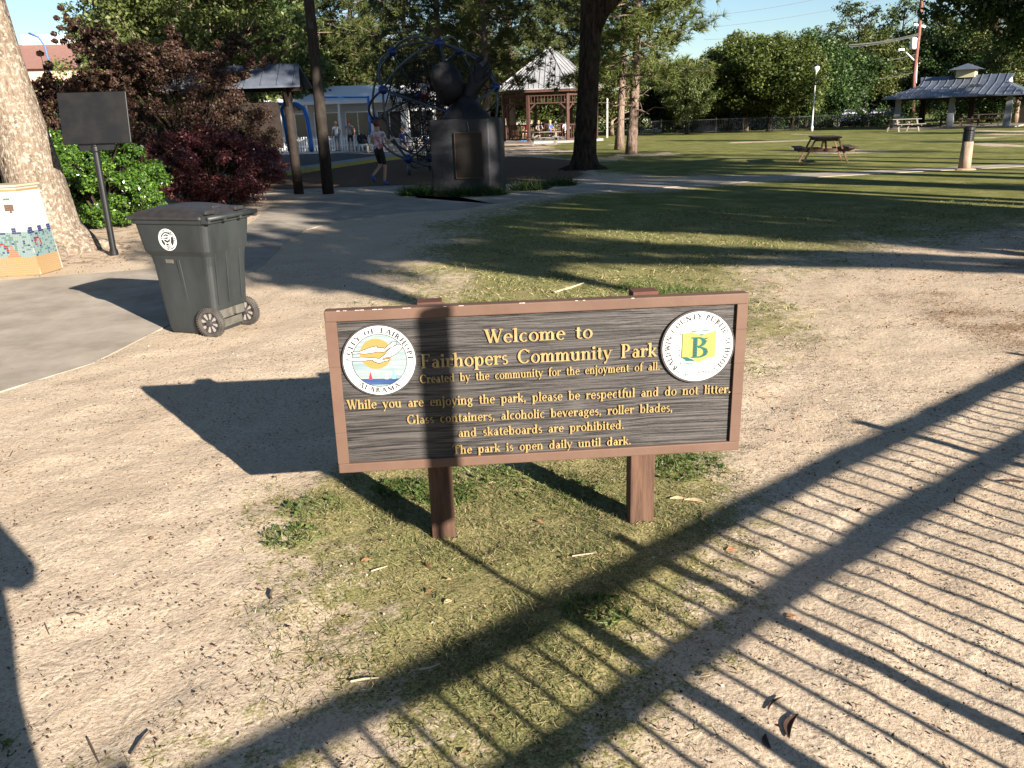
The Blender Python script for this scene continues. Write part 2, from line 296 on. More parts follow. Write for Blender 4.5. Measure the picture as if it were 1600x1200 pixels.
# ------------------------------------------------------------------ lettering (carved roman letters drawn stroke by stroke)
def glyph(ch):
    P=[];SW=.155;TH=.06
    l=lambda x0,y0,x1,y1,w=SW:P.append(('l',x0,y0,x1,y1,w))
    a=lambda cx,cy,rx,ry,a0=0,a1=360,wx=.14,wy=.055:P.append(('a',cx,cy,rx,ry,a0,a1,wx,wy))
    s=lambda x,y,h=.15:P.append(('l',x-h,y,x+h,y,.05))
    def st(x,y0,y1,top=0,bot=1):
        l(x,y0,x,y1)
        if bot:s(x,y0+.025)
        if top==1:s(x,y1-.025)
        if top==2:l(x-.17,y1-.07,x,y1-.02,.06)
    d=lambda x,y,r=.1:P.append(('a',x,y,r,r,0,360,r*.98,r*.98))
    X=.64;w=.6
    if ch=='a': a(.25,.19,.20,.21);a(.26,.42,.19,.22,-5,150,.13,.06);st(.42,0,.46,0,0);s(.48,.03,.07);w=.58
    elif ch=='b': st(.14,0,1.0,2,0);a(.35,.31,.25,.34);w=.66
    elif ch=='c': a(.31,.31,.27,.34,48,318);w=.56
    elif ch=='d': a(.29,.31,.25,.34);st(.49,0,1.0,2,0);s(.54,.03,.09);w=.68
    elif ch=='e': a(.30,.31,.27,.34,2,318);l(.1,.36,.52,.36,.06);w=.58
    elif ch=='f': st(.2,0,.8);a(.37,.78,.24,.25,50,180);s(.22,.60,.18);w=.42
    elif ch=='g': a(.27,.41,.22,.25);a(.28,-.1,.26,.19);l(.14,.18,.2,.02,.08);l(.44,.55,.58,.6,.08);w=.6
    elif ch=='h': st(.14,0,1.0,2);a(.35,.38,.22,.27,0,150);st(.49,0,.4);w=.68
    elif ch=='i': st(.16,0,X,2);d(.15,.86);w=.33
    elif ch=='j': st(.16,-.12,X,2,0);a(-.02,-.12,.255,.18,270,360);d(.15,.86);w=.33
    elif ch=='k': st(.14,0,1.0,2);l(.2,.27,.46,.58,.06);l(.25,.36,.52,.02,.14);s(.45,.61,.11);s(.52,.03,.1);w=.62
    elif ch=='l': st(.16,0,1.0,2);w=.33
    elif ch=='m':
        st(.14,0,X,2);a(.33,.38,.20,.27,0,150);st(.455,0,.4);a(.65,.38,.20,.27,0,150);st(.775,0,.4);w=.97
    elif ch=='n': st(.14,0,X,2);a(.35,.38,.22,.27,0,150);st(.49,0,.4);w=.68
    elif ch=='o': a(.32,.31,.29,.34);w=.64
    elif ch=='p': st(.14,-.3,X,2);a(.35,.31,.25,.34);w=.66
    elif ch=='r': st(.15,0,X,2);a(.36,.36,.19,.27,55,150,.1,.08);d(.43,.54,.08);w=.5
    elif ch=='s': a(.23,.47,.18,.18,40,268,.11,.07);a(.23,.17,.20,.19,-140,88,.11,.07);w=.47
    elif ch=='t': l(.19,.15,.19,.82);s(.2,.60,.17);a(.32,.15,.205,.17,180,310,.13,.06);w=.43
    elif ch=='u': st(.14,.2,X,2,0);a(.31,.22,.245,.24,180,330);st(.50,0,X,2,0);s(.55,.03,.09);w=.70
    elif ch=='v': l(.1,.62,.3,.02,.15);l(.50,.62,.3,.02,.06);s(.1,.62,.12);s(.5,.62,.1);w=.6
    elif ch=='y': l(.1,.62,.3,.02,.15);l(.50,.62,.16,-.3,.06);s(.1,.62,.12);s(.5,.62,.1);d(.13,-.26,.07);w=.6
    elif ch=='W': l(.12,.97,.36,.02);l(.36,.02,.56,.97,.07);l(.5,.97,.74,.02);l(.74,.02,.98,.97,.07);s(.12,.98,.14);s(.55,.98,.12);s(.98,.98,.12);w=1.08
    elif ch=='F': st(.18,0,1.0,1);l(.18,.97,.56,.97,.06);l(.55,1.0,.55,.80,.06);l(.2,.53,.46,.53,.06);l(.45,.62,.45,.44,.05);w=.66
    elif ch=='E': st(.18,0,1.0,1);l(.18,.97,.56,.97,.06);l(.55,1.0,.55,.8,.06);l(.2,.53,.46,.53,.06);l(.2,.03,.6,.03,.06);l(.59,0,.59,.2,.06);w=.7
    elif ch=='L': st(.18,0,1.0,1);l(.2,.03,.58,.03,.06);l(.57,0,.57,.2,.06);w=.66
    elif ch=='C': a(.46,.5,.42,.52,42,318,.16,.06);l(.76,.95,.76,.72,.05);w=.86
    elif ch=='G': a(.46,.5,.42,.52,42,335,.16,.06);st(.80,.05,.45,1,0);w=.98
    elif ch=='O': a(.46,.5,.42,.52,0,360,.16,.06);w=.94
    elif ch=='P': st(.18,0,1.0,1);a(.30,.72,.32,.28,-92,92,.16,.06);w=.72
    elif ch=='R': st(.18,0,1.0,1);a(.30,.72,.32,.28,-92,92,.16,.06);l(.38,.46,.68,.02,.14);s(.7,.03,.1);w=.82
    elif ch=='B': st(.18,0,1.0,1);a(.28,.76,.30,.24,-92,92,.15,.06);a(.30,.27,.36,.27,-92,92,.16,.06);w=.76
    elif ch=='D': st(.18,0,1.0,1);a(.26,.5,.52,.5,-92,92,.16,.06);w=.88
    elif ch=='T': st(.42,0,1.0,0);l(.06,.97,.78,.97,.06);l(.06,1,.06,.8,.05);l(.78,1,.78,.8,.05);w=.84
    elif ch=='T'.lower(): pass
    elif ch=='I': st(.2,0,1.0,1);w=.4
    elif ch=='H': st(.18,0,1.0,1);st(.68,0,1.0,1);l(.2,.52,.68,.52,.06);w=.86
    elif ch=='Y': l(.08,.98,.4,.45,.14);l(.72,.98,.4,.45,.06);st(.4,0,.48);s(.1,.98,.12);s(.72,.98,.1);w=.8
    elif ch=='A': l(.42,1.0,.10,.02,.06);l(.40,1.0,.72,.02,.15);l(.22,.35,.62,.35,.05);s(.1,.03,.11);s(.72,.03,.14);w=.84
    elif ch=='M': l(.14,0,.2,1.0,.06);l(.2,1,.5,.05,.14);l(.5,.05,.8,1.0,.06);l(.86,0,.8,1.0,.15);s(.14,.03,.1);s(.86,.03,.13);w=1.0
    elif ch=='N': l(.14,0,.14,1.0,.06);l(.14,1,.70,.02,.15);l(.70,0,.70,1.0,.06);s(.14,.03,.11);s(.70,.97,.11);w=.86
    elif ch=='U': l(.16,.3,.16,1.0);a(.43,.32,.345,.33,180,360,.15,.06);l(.75,.3,.75,1.0,.06);s(.16,.98,.14);s(.75,.98,.1);w=.9
    elif ch=='S': a(.3,.74,.23,.26,35,268,.13,.07);a(.3,.27,.25,.28,-145,88,.13,.07);w=.6
    elif ch=='1': st(.22,0,1.0,2);w=.44
    elif ch=='7': l(.06,.95,.56,.95,.08);l(.54,.95,.2,0,.13);w=.58
    elif ch=='9': a(.28,.68,.25,.3);a(.2,.62,.33,.62,-80,10,.13,.06);w=.58
    elif ch=='.': d(.13,.09,.09);w=.28
    elif ch==',': d(.13,.09,.09);l(.18,.06,.08,-.16,.08);w=.3
    elif ch==' ': w=.42
    return P,w
def strokes(mb,P,fx,z0,z1,k=[0],seg=7,bold=0):
    """fx maps glyph xy to surface xy"""
    for p in P:
        k[0]=(k[0]+1)%9; zz=z1+k[0]*6e-5
        if p[0]=='l':
            _,x0,y0,x1,y1,w=p; w+=bold; L=math.hypot(x1-x0,y1-y0) or 1; nx,ny=-(y1-y0)/L*w/2,(x1-x0)/L*w/2
            A=[(x0+nx,y0+ny),(x1+nx,y1+ny)]; B=[(x0-nx,y0-ny),(x1-nx,y1-ny)]
        else:
            _,cx,cy,rx,ry,a0,a1,wx,wy=p; wx+=bold; wy+=bold; n=max(3,int(abs(a1-a0)/360*seg*2)); A=[];B=[]
            for i in range(n+1):
                t=math.radians(a0+(a1-a0)*i/n); A.append((cx+rx*math.cos(t),cy+ry*math.sin(t))); B.append((cx+(rx-wx)*math.cos(t),cy+(ry-wy)*math.sin(t)))
        A=[fx(*q) for q in A];B=[fx(*q) for q in B]; n=len(A)
        vs=[(*q,zz) for q in A]+[(*q,zz) for q in B]+[(*q,z0) for q in A]+[(*q,z0) for q in B]; fs=[]
        for i in range(n-1):
            fs+=[(i,i+1,n+i+1,n+i),(i,2*n+i,2*n+i+1,i+1),(n+i,n+i+1,3*n+i+1,3*n+i)]
        fs+=[(0,n,3*n,2*n),(n-1,3*n-1,4*n-1,2*n-1)]
        mb.add(vs,fs)
def text_line(s,x0,x1,y0,h,z0,z1,y1=None,space=.5,shear=0,seg=7):
    mb=MB(); tw=0; adv=[]
    for ch in s:
        P,w=glyph(ch); w=space if ch==' ' else w; adv.append((P,tw)); tw+=w
    tw-=.05; k=(x1-x0)/tw; y1=y0 if y1 is None else y1
    for P,ox in adv:
        if P:
            by=y0+(y1-y0)*ox/tw; strokes(mb,P,lambda x,y,ox=ox,by=by:(x0+(ox+x+shear*y)*k,by+y*h),z0,z1,seg=seg)
    return mb
def letters_of(s,x0,x1,y0,h,z0,z1,y1,space):
    tw=0; adv=[]
    for ch in s:
        P,w=glyph(ch); w=space if ch==' ' else w; adv.append((P,tw)); tw+=w
    tw-=.05; k=(x1-x0)/tw; out=[]
    for P,ox in adv:
        if P:
            mb=MB(); by=y0+(y1-y0)*ox/tw; strokes(mb,P,lambda x,y:(x0+(ox+x)*k,by+y*h),z0,z1,seg=9); out.append(mb)
    return out
def text_arc(s,r,a_mid,span,h,z0,z1,out=True,seg=5,space=.5,bold=.06):
    """letters round a circle; a_mid and span in degrees"""
    mb=MB(); tot=sum(space if c==' ' else glyph(c)[1] for c in s); pos=0; sg=-1 if out else 1
    for c in s:
        P,w=glyph(c); w=space if c==' ' else w
        if P:
            m=pos+w/2; ang=math.radians(a_mid+sg*(m/tot-.5)*span); kx=math.radians(span)*r/tot
            if out: fx=lambda x,y,w=w,ang=ang,kx=kx:((r+y*h)*math.cos(ang)+(x-w/2)*kx*math.sin(ang),(r+y*h)*math.sin(ang)-(x-w/2)*kx*math.cos(ang))
            else: fx=lambda x,y,w=w,ang=ang,kx=kx:((r+h-y*h)*math.cos(ang)-(x-w/2)*kx*math.sin(ang),(r+h-y*h)*math.sin(ang)+(x-w/2)*kx*math.cos(ang))
            strokes(mb,P,fx,z0,z1,seg=seg,bold=bold)
        pos+=w
    return mb
def disc(r,z0,z1,n=48,sy=1): return MB().prism([(r*math.cos(2*math.pi*i/n),r*sy*math.sin(2*math.pi*i/n)) for i in range(n)],z0,z1)
def ring(r1,r2,z0,z1,n=48):
    mb=MB(); vs=[];fs=[]
    for i in range(n):
        a=2*math.pi*i/n
        for r,z in((r1,z0),(r1,z1),(r2,z1),(r2,z0)): vs.append((r*math.cos(a),r*math.sin(a),z))
    for i in range(n):
        j=(i+1)%n
        for k in range(3): fs.append((i*4+k,j*4+k,j*4+k+1,i*4+k+1))
    return mb.add(vs,fs)
def clipcirc(y0,y1,r,n=10):
    out=[]
    for i in range(n+1):
        y=y0+(y1-y0)*i/n; out.append((math.sqrt(max(r*r-y*y,0)),y))
    return out+[(-x,y) for x,y in reversed(out)]
GULL1=[(410,545),(490,545),(560,520),(640,490),(715,475),(725,500),(790,495),(810,508),(860,465),(905,430),(965,425),(955,455),(900,490),(870,500),(800,550),(725,545),(640,560),(560,570),(490,562),(410,570)]
GULL2=[(320,640),(400,620),(520,612),(640,618),(740,632),(800,590),(850,530),(900,490),(960,465),(1045,470),(1010,520),(950,575),(880,610),(800,622),(770,640),(800,645),(860,630),(855,655),(800,665),(740,690),(680,670),(650,645),(560,655),(400,655)]
gu=lambda P,r:[((x-740)/447*r,-(y-658)/430*r) for x,y in P]
def outline(mb,P,w,z0,z1):
    for k,(a,b) in enumerate(zip(P,P[1:]+P[:1])): mb.bar((a[0],a[1],(z0+z1)/2+k%5*5e-5),(b[0],b[1],(z0+z1)/2+k%5*5e-5),w,z1-z0)
# ------------------------------------------------------------------ materials used by many things
M_brown=mat('brown_painted_wood',(.100,.058,.041),.65,col2=(.125,.075,.054),nscale=4,bump=.3,bscale=60,stretch=(1,1,1),bdist=.002)
M_post=mat('weathered_brown_post',(.050,.026,.018),.85,col2=(.115,.064,.042),nscale=9,stretch=(3,3,.35),bump=.7,bscale=40,bdist=.004)
M_gold=mat('gold_leaf_paint',(.24,.165,.062),.5,col2=(.31,.225,.095),nscale=30,spec=.5)
M_white=mat('white_enamel',(.62,.62,.61),.5)
mat('soil',(.46,.36,.27),.95,col2=(.28,.2,.13),nscale=40,bump=.5); M_ink=mat('dark_ink',(.03,.03,.035),.6)
M_black=mat('black_metal',(.007,.0075,.009),.38,col2=(.012,.013,.015),nscale=5,spec=.5)
def grainmat():
    m=bpy.data.materials.new('sandblasted_wood'); m.use_nodes=True; t=m.node_tree; N=t.nodes; L=t.links; b=N['Principled BSDF']; b.inputs['Roughness'].default_value=.55; b.inputs['Specular IOR Level'].default_value=.4
    tc=N.new('ShaderNodeTexCoord'); mp=N.new('ShaderNodeMapping'); mp.inputs['Scale'].default_value=(1.0,30,1); L.new(tc.outputs['Object'],mp.inputs[0])
    n0=N.new('ShaderNodeTexNoise'); n0.inputs['Scale'].default_value=1.4; n0.inputs['Detail'].default_value=2; L.new(tc.outputs['Object'],n0.inputs[0])
    ma=N.new('ShaderNodeMix'); ma.data_type='RGBA'; ma.blend_type='ADD'; ma.inputs[0].default_value=.9; L.new(mp.outputs[0],ma.inputs[6]); L.new(n0.outputs[1],ma.inputs[7])
    n=N.new('ShaderNodeTexNoise'); n.inputs['Scale'].default_value=4.2; n.inputs['Detail'].default_value=5; n.inputs['Roughness'].default_value=.62; L.new(ma.outputs[2],n.inputs[0])
    r=N.new('ShaderNodeValToRGB'); r.color_ramp.elements[0].position=.38; r.color_ramp.elements[1].position=.62
    r.color_ramp.elements[0].color=(.005,.0048,.0048,1); r.color_ramp.elements[1].color=(.066,.059,.057,1); L.new(n.outputs[0],r.inputs[0]); L.new(r.outputs[0],b.inputs['Base Color'])
    bp=N.new('ShaderNodeBump'); bp.inputs['Strength'].default_value=.8; bp.inputs['Distance'].default_value=.006; L.new(n.outputs[0],bp.inputs['Height']); L.new(bp.outputs[0],b.inputs['Normal'])
    return m
M_grain=grainmat()
# ------------------------------------------------------------------ welcome sign (local x along the board, y up the board, z towards the reader)
SW_,SH_=1.524,.615
sign=empty('welcome_sign',(-.654,2.846,0),label='dark wooden welcome sign with gold letters in a brown frame on two posts',cat='sign')
sign.rotation_euler=(0,0,R_(4.65))
def sob(mb,name,m,**k):
    o=mb.build(name,m,sign,**k); o.location=(0,0,.313); o.rotation_euler=(R_(90),R_(.37),0); return o
pnl=MB().box((SW_/2,SH_/2,-.004),(SW_-.06,SH_-.06,.03)); sob(pnl,'board_panel',M_grain)
fb=.040
for c,d in (((SW_/2,.0185,0),(SW_,.037,.05)),((SW_/2,SH_-fb/2,0),(SW_,fb,.05))):
    sob(MB().box(c,d),'frame_board',M_brown,bevel=.004)
for xs,js in ((fb/2,(.037,.16,.41,SH_-fb)),(SW_-fb/2,(.037,.10,.23,.35,.48,SH_-fb))):
    for a_,b_2 in zip(js[:-1],js[1:]): sob(MB().box((xs,(a_+b_2)/2,0),(fb,b_2-a_-.0016,.0485)),'frame_board',M_brown,bevel=.0012)
    sob(MB().box((xs,SH_/2,-.001),(fb-.004,SH_-.08,.043)),'frame_core',mat('bare_wood_joint',(.20,.14,.10),.8))
# worn white paint chips on the top edge of the frame
chips=MB()
for _ in range(24):
    x=random.choice([random.uniform(.02,.3),random.uniform(.02,1.3)]); w=random.uniform(.004,.018); chips.box((x,SH_-.0004,.0247),(w,random.uniform(.0012,.0025),.0012))
o=sob(chips,'worn_edge',mat('worn_primer',(.62,.50,.46),.8)); o['label']='white paint chips along the top edge of the frame'; o['kind']='stuff'
ZP=.0112; 
for s,x0,x1,y0,h,y1,sp in (('Welcome to',.557,.950,.471,.051,.473,.55),('Fairhopers Community Park',.325,1.190,.389,.0525,.391,.6),('Created by the community for the enjoyment of all.',.317,1.2035,.333,.032,.338,.62),
    ('While you are enjoying the park, please be respectful and do not litter.',.050,1.478,.247,.036,.233,.6),('Glass containers, alcoholic beverages, roller blades,',.261,1.258,.178,.035,.171,.6),
    ('and skateboards are prohibited.',.447,1.072,.116,.035,.112,.6),('The park is open daily until dark.',.422,1.1005,.049,.034,.047,.6)):
    if h>.05:
        ln=MB().box(((x0+x1)/2,(y0+y1)/2-.0,ZP-.0055),(x1-x0,.004,.003)).build('lettering',M_grain,sign); ln.location=(0,0,.313); ln.rotation_euler=(R_(90),R_(.37),0); ln['label']='gold raised letters reading '+s
        for o in letters_of(s,x0,x1,y0,h,ZP-.002,ZP+.007,y1,.55): o.build('letter',M_gold,ln)
    else:
        o=sob(text_line(s,x0,x1,y0,h,ZP-.002,ZP+.007,y1,sp,seg=6),'lettering',M_gold); o['label']='gold raised letters reading '+s.replace('.','')[:60]; o['kind']='stuff'
def place_seal(objs,cx,cy,sx=1,rot=0):
    for o in objs:
        m=Matrix.Translation((0,0,.313))@Matrix.Rotation(R_(.37),4,'Y')@Matrix.Rotation(R_(90),4,'X')@Matrix.Translation((cx,cy,ZP))@Matrix.Rotation(R_(rot),4,'Z')
        o.matrix_local=m
def bo_(mb,name,m,parent):
    o=mb.build(name,m,parent); o['kind']='stuff'; return o
def bo(mb,name,m,parent):
    return mb.build(name,m,parent)
# city seal
r=.1275
s1=bo(disc(r+.006,0,.010),'city_seal',mat('dark_rim',(.05,.045,.045),.6),sign); s1['label']='round city seal with gull, sun and sailboats'; place_seal([s1],.1795,.427,rot=-2)
L1=[]
T=lambda k:.0105+k*.00045
bo(disc(r,.008,T(0)),'white_disc',M_white,s1)
M_sky=mat('pale_blue_paint',(.13,.20,.22),.5,col2=(.26,.29,.29),nscale=9,stretch=(.5,9,1)); M_sun=mat('yellow_paint',(.25,.175,.055),.5); M_sea=mat('sea_blue_paint',(.012,.03,.115),.5,col2=(.04,.08,.19),nscale=8,stretch=(.6,8,1))
bo(disc(r*.77,.009,T(1)),'sky_disc',M_sky,s1); bo(ring(r*.755,r*.775,T(1)-.0002,T(1)+.0003),'circle_line',M_ink,s1)
sd=disc(r*.44,.009,T(2)); o=bo(sd,'sun_disc',M_sun,s1); o.location=(-r*.09,r*.20,0)
bo(MB().prism(clipcirc(-.70*r,-.53*r,r*.75),.009,T(2.2)),'sea_panel',M_sea,s1)
for x,hh,nm_,c in ((-.27,.22,'red_paint',(.45,.03,.04)),(.18,.24,'cream_paint',(.62,.56,.34)),(.38,.32,'pale_teal_paint',(.15,.34,.34))):
    bo(MB().prism([((x-.05)*r,-.54*r),((x+.06)*r,-.54*r),((x+.005)*r,(-.54+hh)*r)],T(2),T(3)),'sailboat_shape',mat(nm_,c,.5),s1)
for G in (GULL1,GULL2):
    P=gu(G,r); bo(MB().prism(P,T(2),T(4)),'gull_shape',M_white,s1); mb=MB(); outline(mb,P,.0026,T(4)-.0003,T(4)+.0005); bo(mb,'gull_outline',M_ink,s1)
bo_(text_arc('CITY OF FAIRHOPE',r*.795,84,172,r*.145,T(0)-.001,T(0)+.0006),'seal_lettering',M_ink,s1)['label']='dark letters reading CITY OF FAIRHOPE'
bo_(text_arc('ALABAMA',r*.795,-92,80,r*.145,T(0)-.001,T(0)+.0006,out=False),'seal_lettering',M_ink,s1)['label']='dark letters reading ALABAMA'
# school seal
r=.132
s2=bo(disc(r+.007,0,.012),'school_seal',bpy.data.materials['dark_rim'],sign); s2['label']='round school seal with green letter B on a yellow book'; place_seal([s2],1.343,.422,rot=0)
bo(disc(r,.008,.0125),'white_disc',M_white,s2)
q=lambda P:[((x-712)/432*r,-(y-665)/425*r) for x,y in P]
M_teal=mat('teal_paint',(.008,.085,.070),.5); M_lem=mat('lemon_paint',(.24,.235,.07),.5)
for P in ([(630,470),(930,462),(930,474),(630,484)],[(690,515),(790,510),(740,535)],[(498,820),(508,820),(508,872),(498,872)],[(500,862),(690,862),(690,874),(500,874)],[(760,858),(900,850),(900,860),(760,868)],[(892,800),(902,800),(902,852),(892,852)],[(530,828),(640,825),(660,840),(540,838)]): bo(MB().prism(q(P),.0122,.0130),'book_edge_line',M_teal,s2)
bo(MB().prism(q([(515,500),(640,482),(740,530),(840,500),(930,475),(928,800),(840,810),(720,868),(640,800),(505,785)]),.0122,.0134),'book_shape',M_lem,s2)
bo(MB().prism(q([(500,785),(580,788),(650,815),(700,858),(640,835),(560,822)]),.0122,.0139),'book_fold',M_teal,s2)
Bm=MB(); P,w=glyph('B'); o2=q([(628,800)])[0]; o3=q([(840,548)])[0]
strokes(Bm,P,lambda x,y:(o2[0]+(x-.03)/.64*(o3[0]-o2[0]),o2[1]+y*(o3[1]-o2[1])),.0125,.0142,seg=12); bo(Bm,'letter_shape',M_teal,s2)['label']='large teal letter B'
st_=MB(); 
for k in range(7):
    y=560+k*33; st_.prism(q([(655,y+14),(690,y),(690,y+10),(672,y+20)]),.0145,.0151)
    if k in(0,1,4,5,6): st_.prism(q([(785,y+8),(822,y-2),(826,y+8),(795,y+16)]),.0145,.0151)
bo(st_,'letter_stripes',M_ink,s2)['kind']='stuff'
dl=MB()
for k in range(9): 
    y=500+k*32; dl.prism(q([(480,y),(498,y),(498,y+14),(480,y+14)]),.0122,.0130)
dl.prism(q([(512,495),(518,495),(518,790),(512,790)]),.0122,.0139); bo(dl,'margin_marks',M_ink,s2)['kind']='stuff'
bo_(text_arc('BALDWIN COUNTY PUBLIC SCHOOLS',r*.79,86,282,r*.15,.012,.0132),'seal_lettering',M_ink,s2)['label']='dark letters reading BALDWIN COUNTY PUBLIC SCHOOLS'
bo_(text_line('since1799',-r*.44,r*.34,-r*.86,r*.13,.012,.0130,y1=-r*.82,shear=.25),'seal_lettering',M_ink,s2)['label']='small italic letters reading since 1799'
# posts (behind the board)
for i,(x,w,hx) in enumerate(((.372,.092,.0),(1.160,.097,.0))):
    p=MB().box((x,.062,.419),(w,.074,1.0 if i==0 else 1.0)).build('post',M_post,sign,bevel=.004)
    MB().box((x,.062,.925),(w*.96,.070,.012),0).build('post_top',mat('post_top_wood',(.07,.03,.02),.8,col2=(.11,.05,.035)),p)
# ------------------------------------------------------------------ wheeled bin
bn=empty('wheeled_bin',(-2.40,6.50,0.0),math.atan2(.354,-.935),label='dark green wheeled rubbish bin with round white town sticker',cat='bin')  # local x = front, -y... 
# local axes: x -> b (front, away from wheels), y -> a' 
M_bin=mat('green_grey_plastic',(.016,.020,.0215),.5,col2=(.031,.036,.038),nscale=3.5,bump=.08,bscale=25,spec=.45,stretch=(1,1,.4),detail=8)
M_lid=mat('charcoal_lid_plastic',(.020,.018,.020),.45,col2=(.032,.030,.030),nscale=20,bump=.15,bscale=90,spec=.5,bdist=.003)
M_dust=mat('dusty_plastic',(.06,.06,.053),.75,col2=(.13,.12,.10),nscale=6,detail=6)
def rrect(x0,x1,hy,r,n=4):
    out=[]
    for cx,cy,a in ((x1-r,hy-r,0),(x0+r,hy-r,90),(x0+r,-hy+r,180),(x1-r,-hy+r,270)):
        for i in range(n+1):
            t=math.radians(a+90*i/n); out.append((cx+r*math.cos(t),cy+r*math.sin(t)))
    return out
def loft(secs,mb=None,mi=0):
    mb=mb or MB(); n=len(secs[0][0]); vs=[];fs=[]
    for P,z in secs: vs+=[(x,y,z) for x,y in P]
    for i in range(len(secs)-1):
        for k in range(n): fs.append((i*n+k,i*n+(k+1)%n,(i+1)*n+(k+1)%n,(i+1)*n+k))
    fs.append(tuple(range(n-1,-1,-1))); o=(len(secs)-1)*n; fs.append(tuple(range(o,o+n)))
    return mb.add(vs,fs,mi)
body=loft([(rrect(-.16,.245,.185,.03),.012),(rrect(-.165,.255,.195,.035),.05),(rrect(-.17,.275,.205,.04),.215)])
loft([(rrect(-.225,.276,.205,.045),.20),(rrect(-.25,.30,.222,.05),.55),(rrect(-.262,.315,.228,.05),.625),(rrect(-.272,.345,.250,.05),.665),(rrect(-.30,.385,.268,.05),.905)],body)
bd=body.build('bin_body',M_bin,bn,smooth=False,bevel=.006)
# ribs and panels pressed into the body
rb=MB()
for y in(-.13,.02,.14): rb.bar((-.232,y,.25),(-.272,y*1.08,.84),.035,.016,up=(1,0,0))
for x in(.02,): 
    for sy in(-1,1): rb.bar((x,sy*.200,.23),(x+.015,sy*.226,.60),.03,.012,up=(0,1,0))
rb.build('bin_rib',M_bin,bn,bevel=.004)
rim=loft([(rrect(-.315,.395,.278,.05),.872),(rrect(-.318,.398,.280,.05),.905)]); rim.build('bin_rim',M_bin,bn,bevel=.004)
wl_=MB(); wl_.box((-.165,0,.12),(.05,.30,.15)); wl_.box((-.20,-.09,.165),(.06,.10,.07)); wl_.box((-.20,.10,.165),(.06,.10,.07)); wl_.build('axle_housing',M_dust,bn,bevel=.006)
# lid: domed with seam, lip and hinge bar
lid=MB(); 
def dome(x0,x1,hy,zb,h,nx=14,ny=10):
    vs=[];fs=[]
    for i in range(nx+1):
        for j in range(ny+1):
            u,v=i/nx,j/ny; x=x0+(x1-x0)*u; y=-hy+2*hy*v; e=min(u,1-u,v*.8,(1-v)*.8)
            z=zb+h*(1-(abs(2*u-1))**2.2)*(1-abs(2*v-1)**3)+min(e*.5,.022); vs.append((x,y,z))
    for i in range(nx):
        for j in range(ny): a_=i*(ny+1)+j; fs.append((a_,a_+ny+1,a_+ny+2,a_+1))
    return vs,fs
lid.add(*dome(-.27,.415,.288,.925,.055)); ld=lid.build('bin_lid',M_lid,bn,smooth=True)
loft([(rrect(-.29,.425,.293,.03),.905),(rrect(-.285,.42,.291,.03),.93)]).build('lid_lip',M_lid,ld,bevel=.005)
MB().box((.05,0,.975),(.52,.10,.022)).build('lid_ridge',M_lid,ld,bevel=.008)
for y in(-.17,.17): MB().box((-.20,y,.950),(.17,.11,.03)).build('lid_hinge_tab',M_lid,ld,bevel=.008)
MB().tube([(-.345,-.285,.915),(-.345,.285,.915)],.017,10).build('handle',M_bin,bn,smooth=True)
for y in(-.27,-.09,.09,.27): MB().box((-.315,y,.905),(.075,.028,.055)).build('handle_bracket',M_bin,bn,bevel=.005)
for sy in(-1,1):
    wc=Vector((-.180,sy*.215,.115)); wm=Matrix.Translation(wc)@Matrix.Rotation(R_(90),4,'X')
    whl=MB().lathe([(.080,.0),(.082,-.021),(.102,-.024),(.115,-.015),(.117,0),(.115,.015),(.102,.024),(.082,.021),(.080,0)],36,M=wm,caps=False)
    tr=whl.build('wheel',mat('black_tyre_plastic',(.035,.033,.035),.6,col2=(.09,.08,.07),nscale=8),bn,smooth=False)
    td=MB()
    for k in range(40):
        a_=2*math.pi*k/40
        for zz in(-.019,.019): td.box((.1145*math.cos(a_),.1145*math.sin(a_),zz),(.010,.008,.010),a_,M=wm)
    td.build('tread',bpy.data.materials['black_tyre_plastic'],tr)
    rim_=MB().lathe([(.02,-.012),(.081,-.008),(.081,.008),(.02,.012)],30,M=wm); rim_.lathe([(.022,-.030),(.026,0),(.022,.030)],14,M=wm)
    rim_.build('rim',mat('grey_rim',(.055,.05,.052),.5),tr)
    sp=MB()
    for k in range(8):
        a_=2*math.pi*k/8+.2
        for zz in(-.0135,.0135):
            sp.prism([(math.cos(a_)*.03-math.sin(a_)*.004,math.sin(a_)*.03+math.cos(a_)*.004),(math.cos(a_)*.072-math.sin(a_)*.013,math.sin(a_)*.072+math.cos(a_)*.013),(math.cos(a_)*.077,math.sin(a_)*.077),(math.cos(a_)*.072+math.sin(a_)*.013,math.sin(a_)*.072-math.cos(a_)*.013),(math.cos(a_)*.03+math.sin(a_)*.004,math.sin(a_)*.03-math.cos(a_)*.004)],zz-.002,zz+.002,M=wm)
    sp.build('spoke_mark',mat('dusty_spoke',(.28,.26,.24),.7),tr)
MB().tube([(-.180,-.20,.115),(-.180,.20,.115)],.012,8).build('axle',M_black,bn)
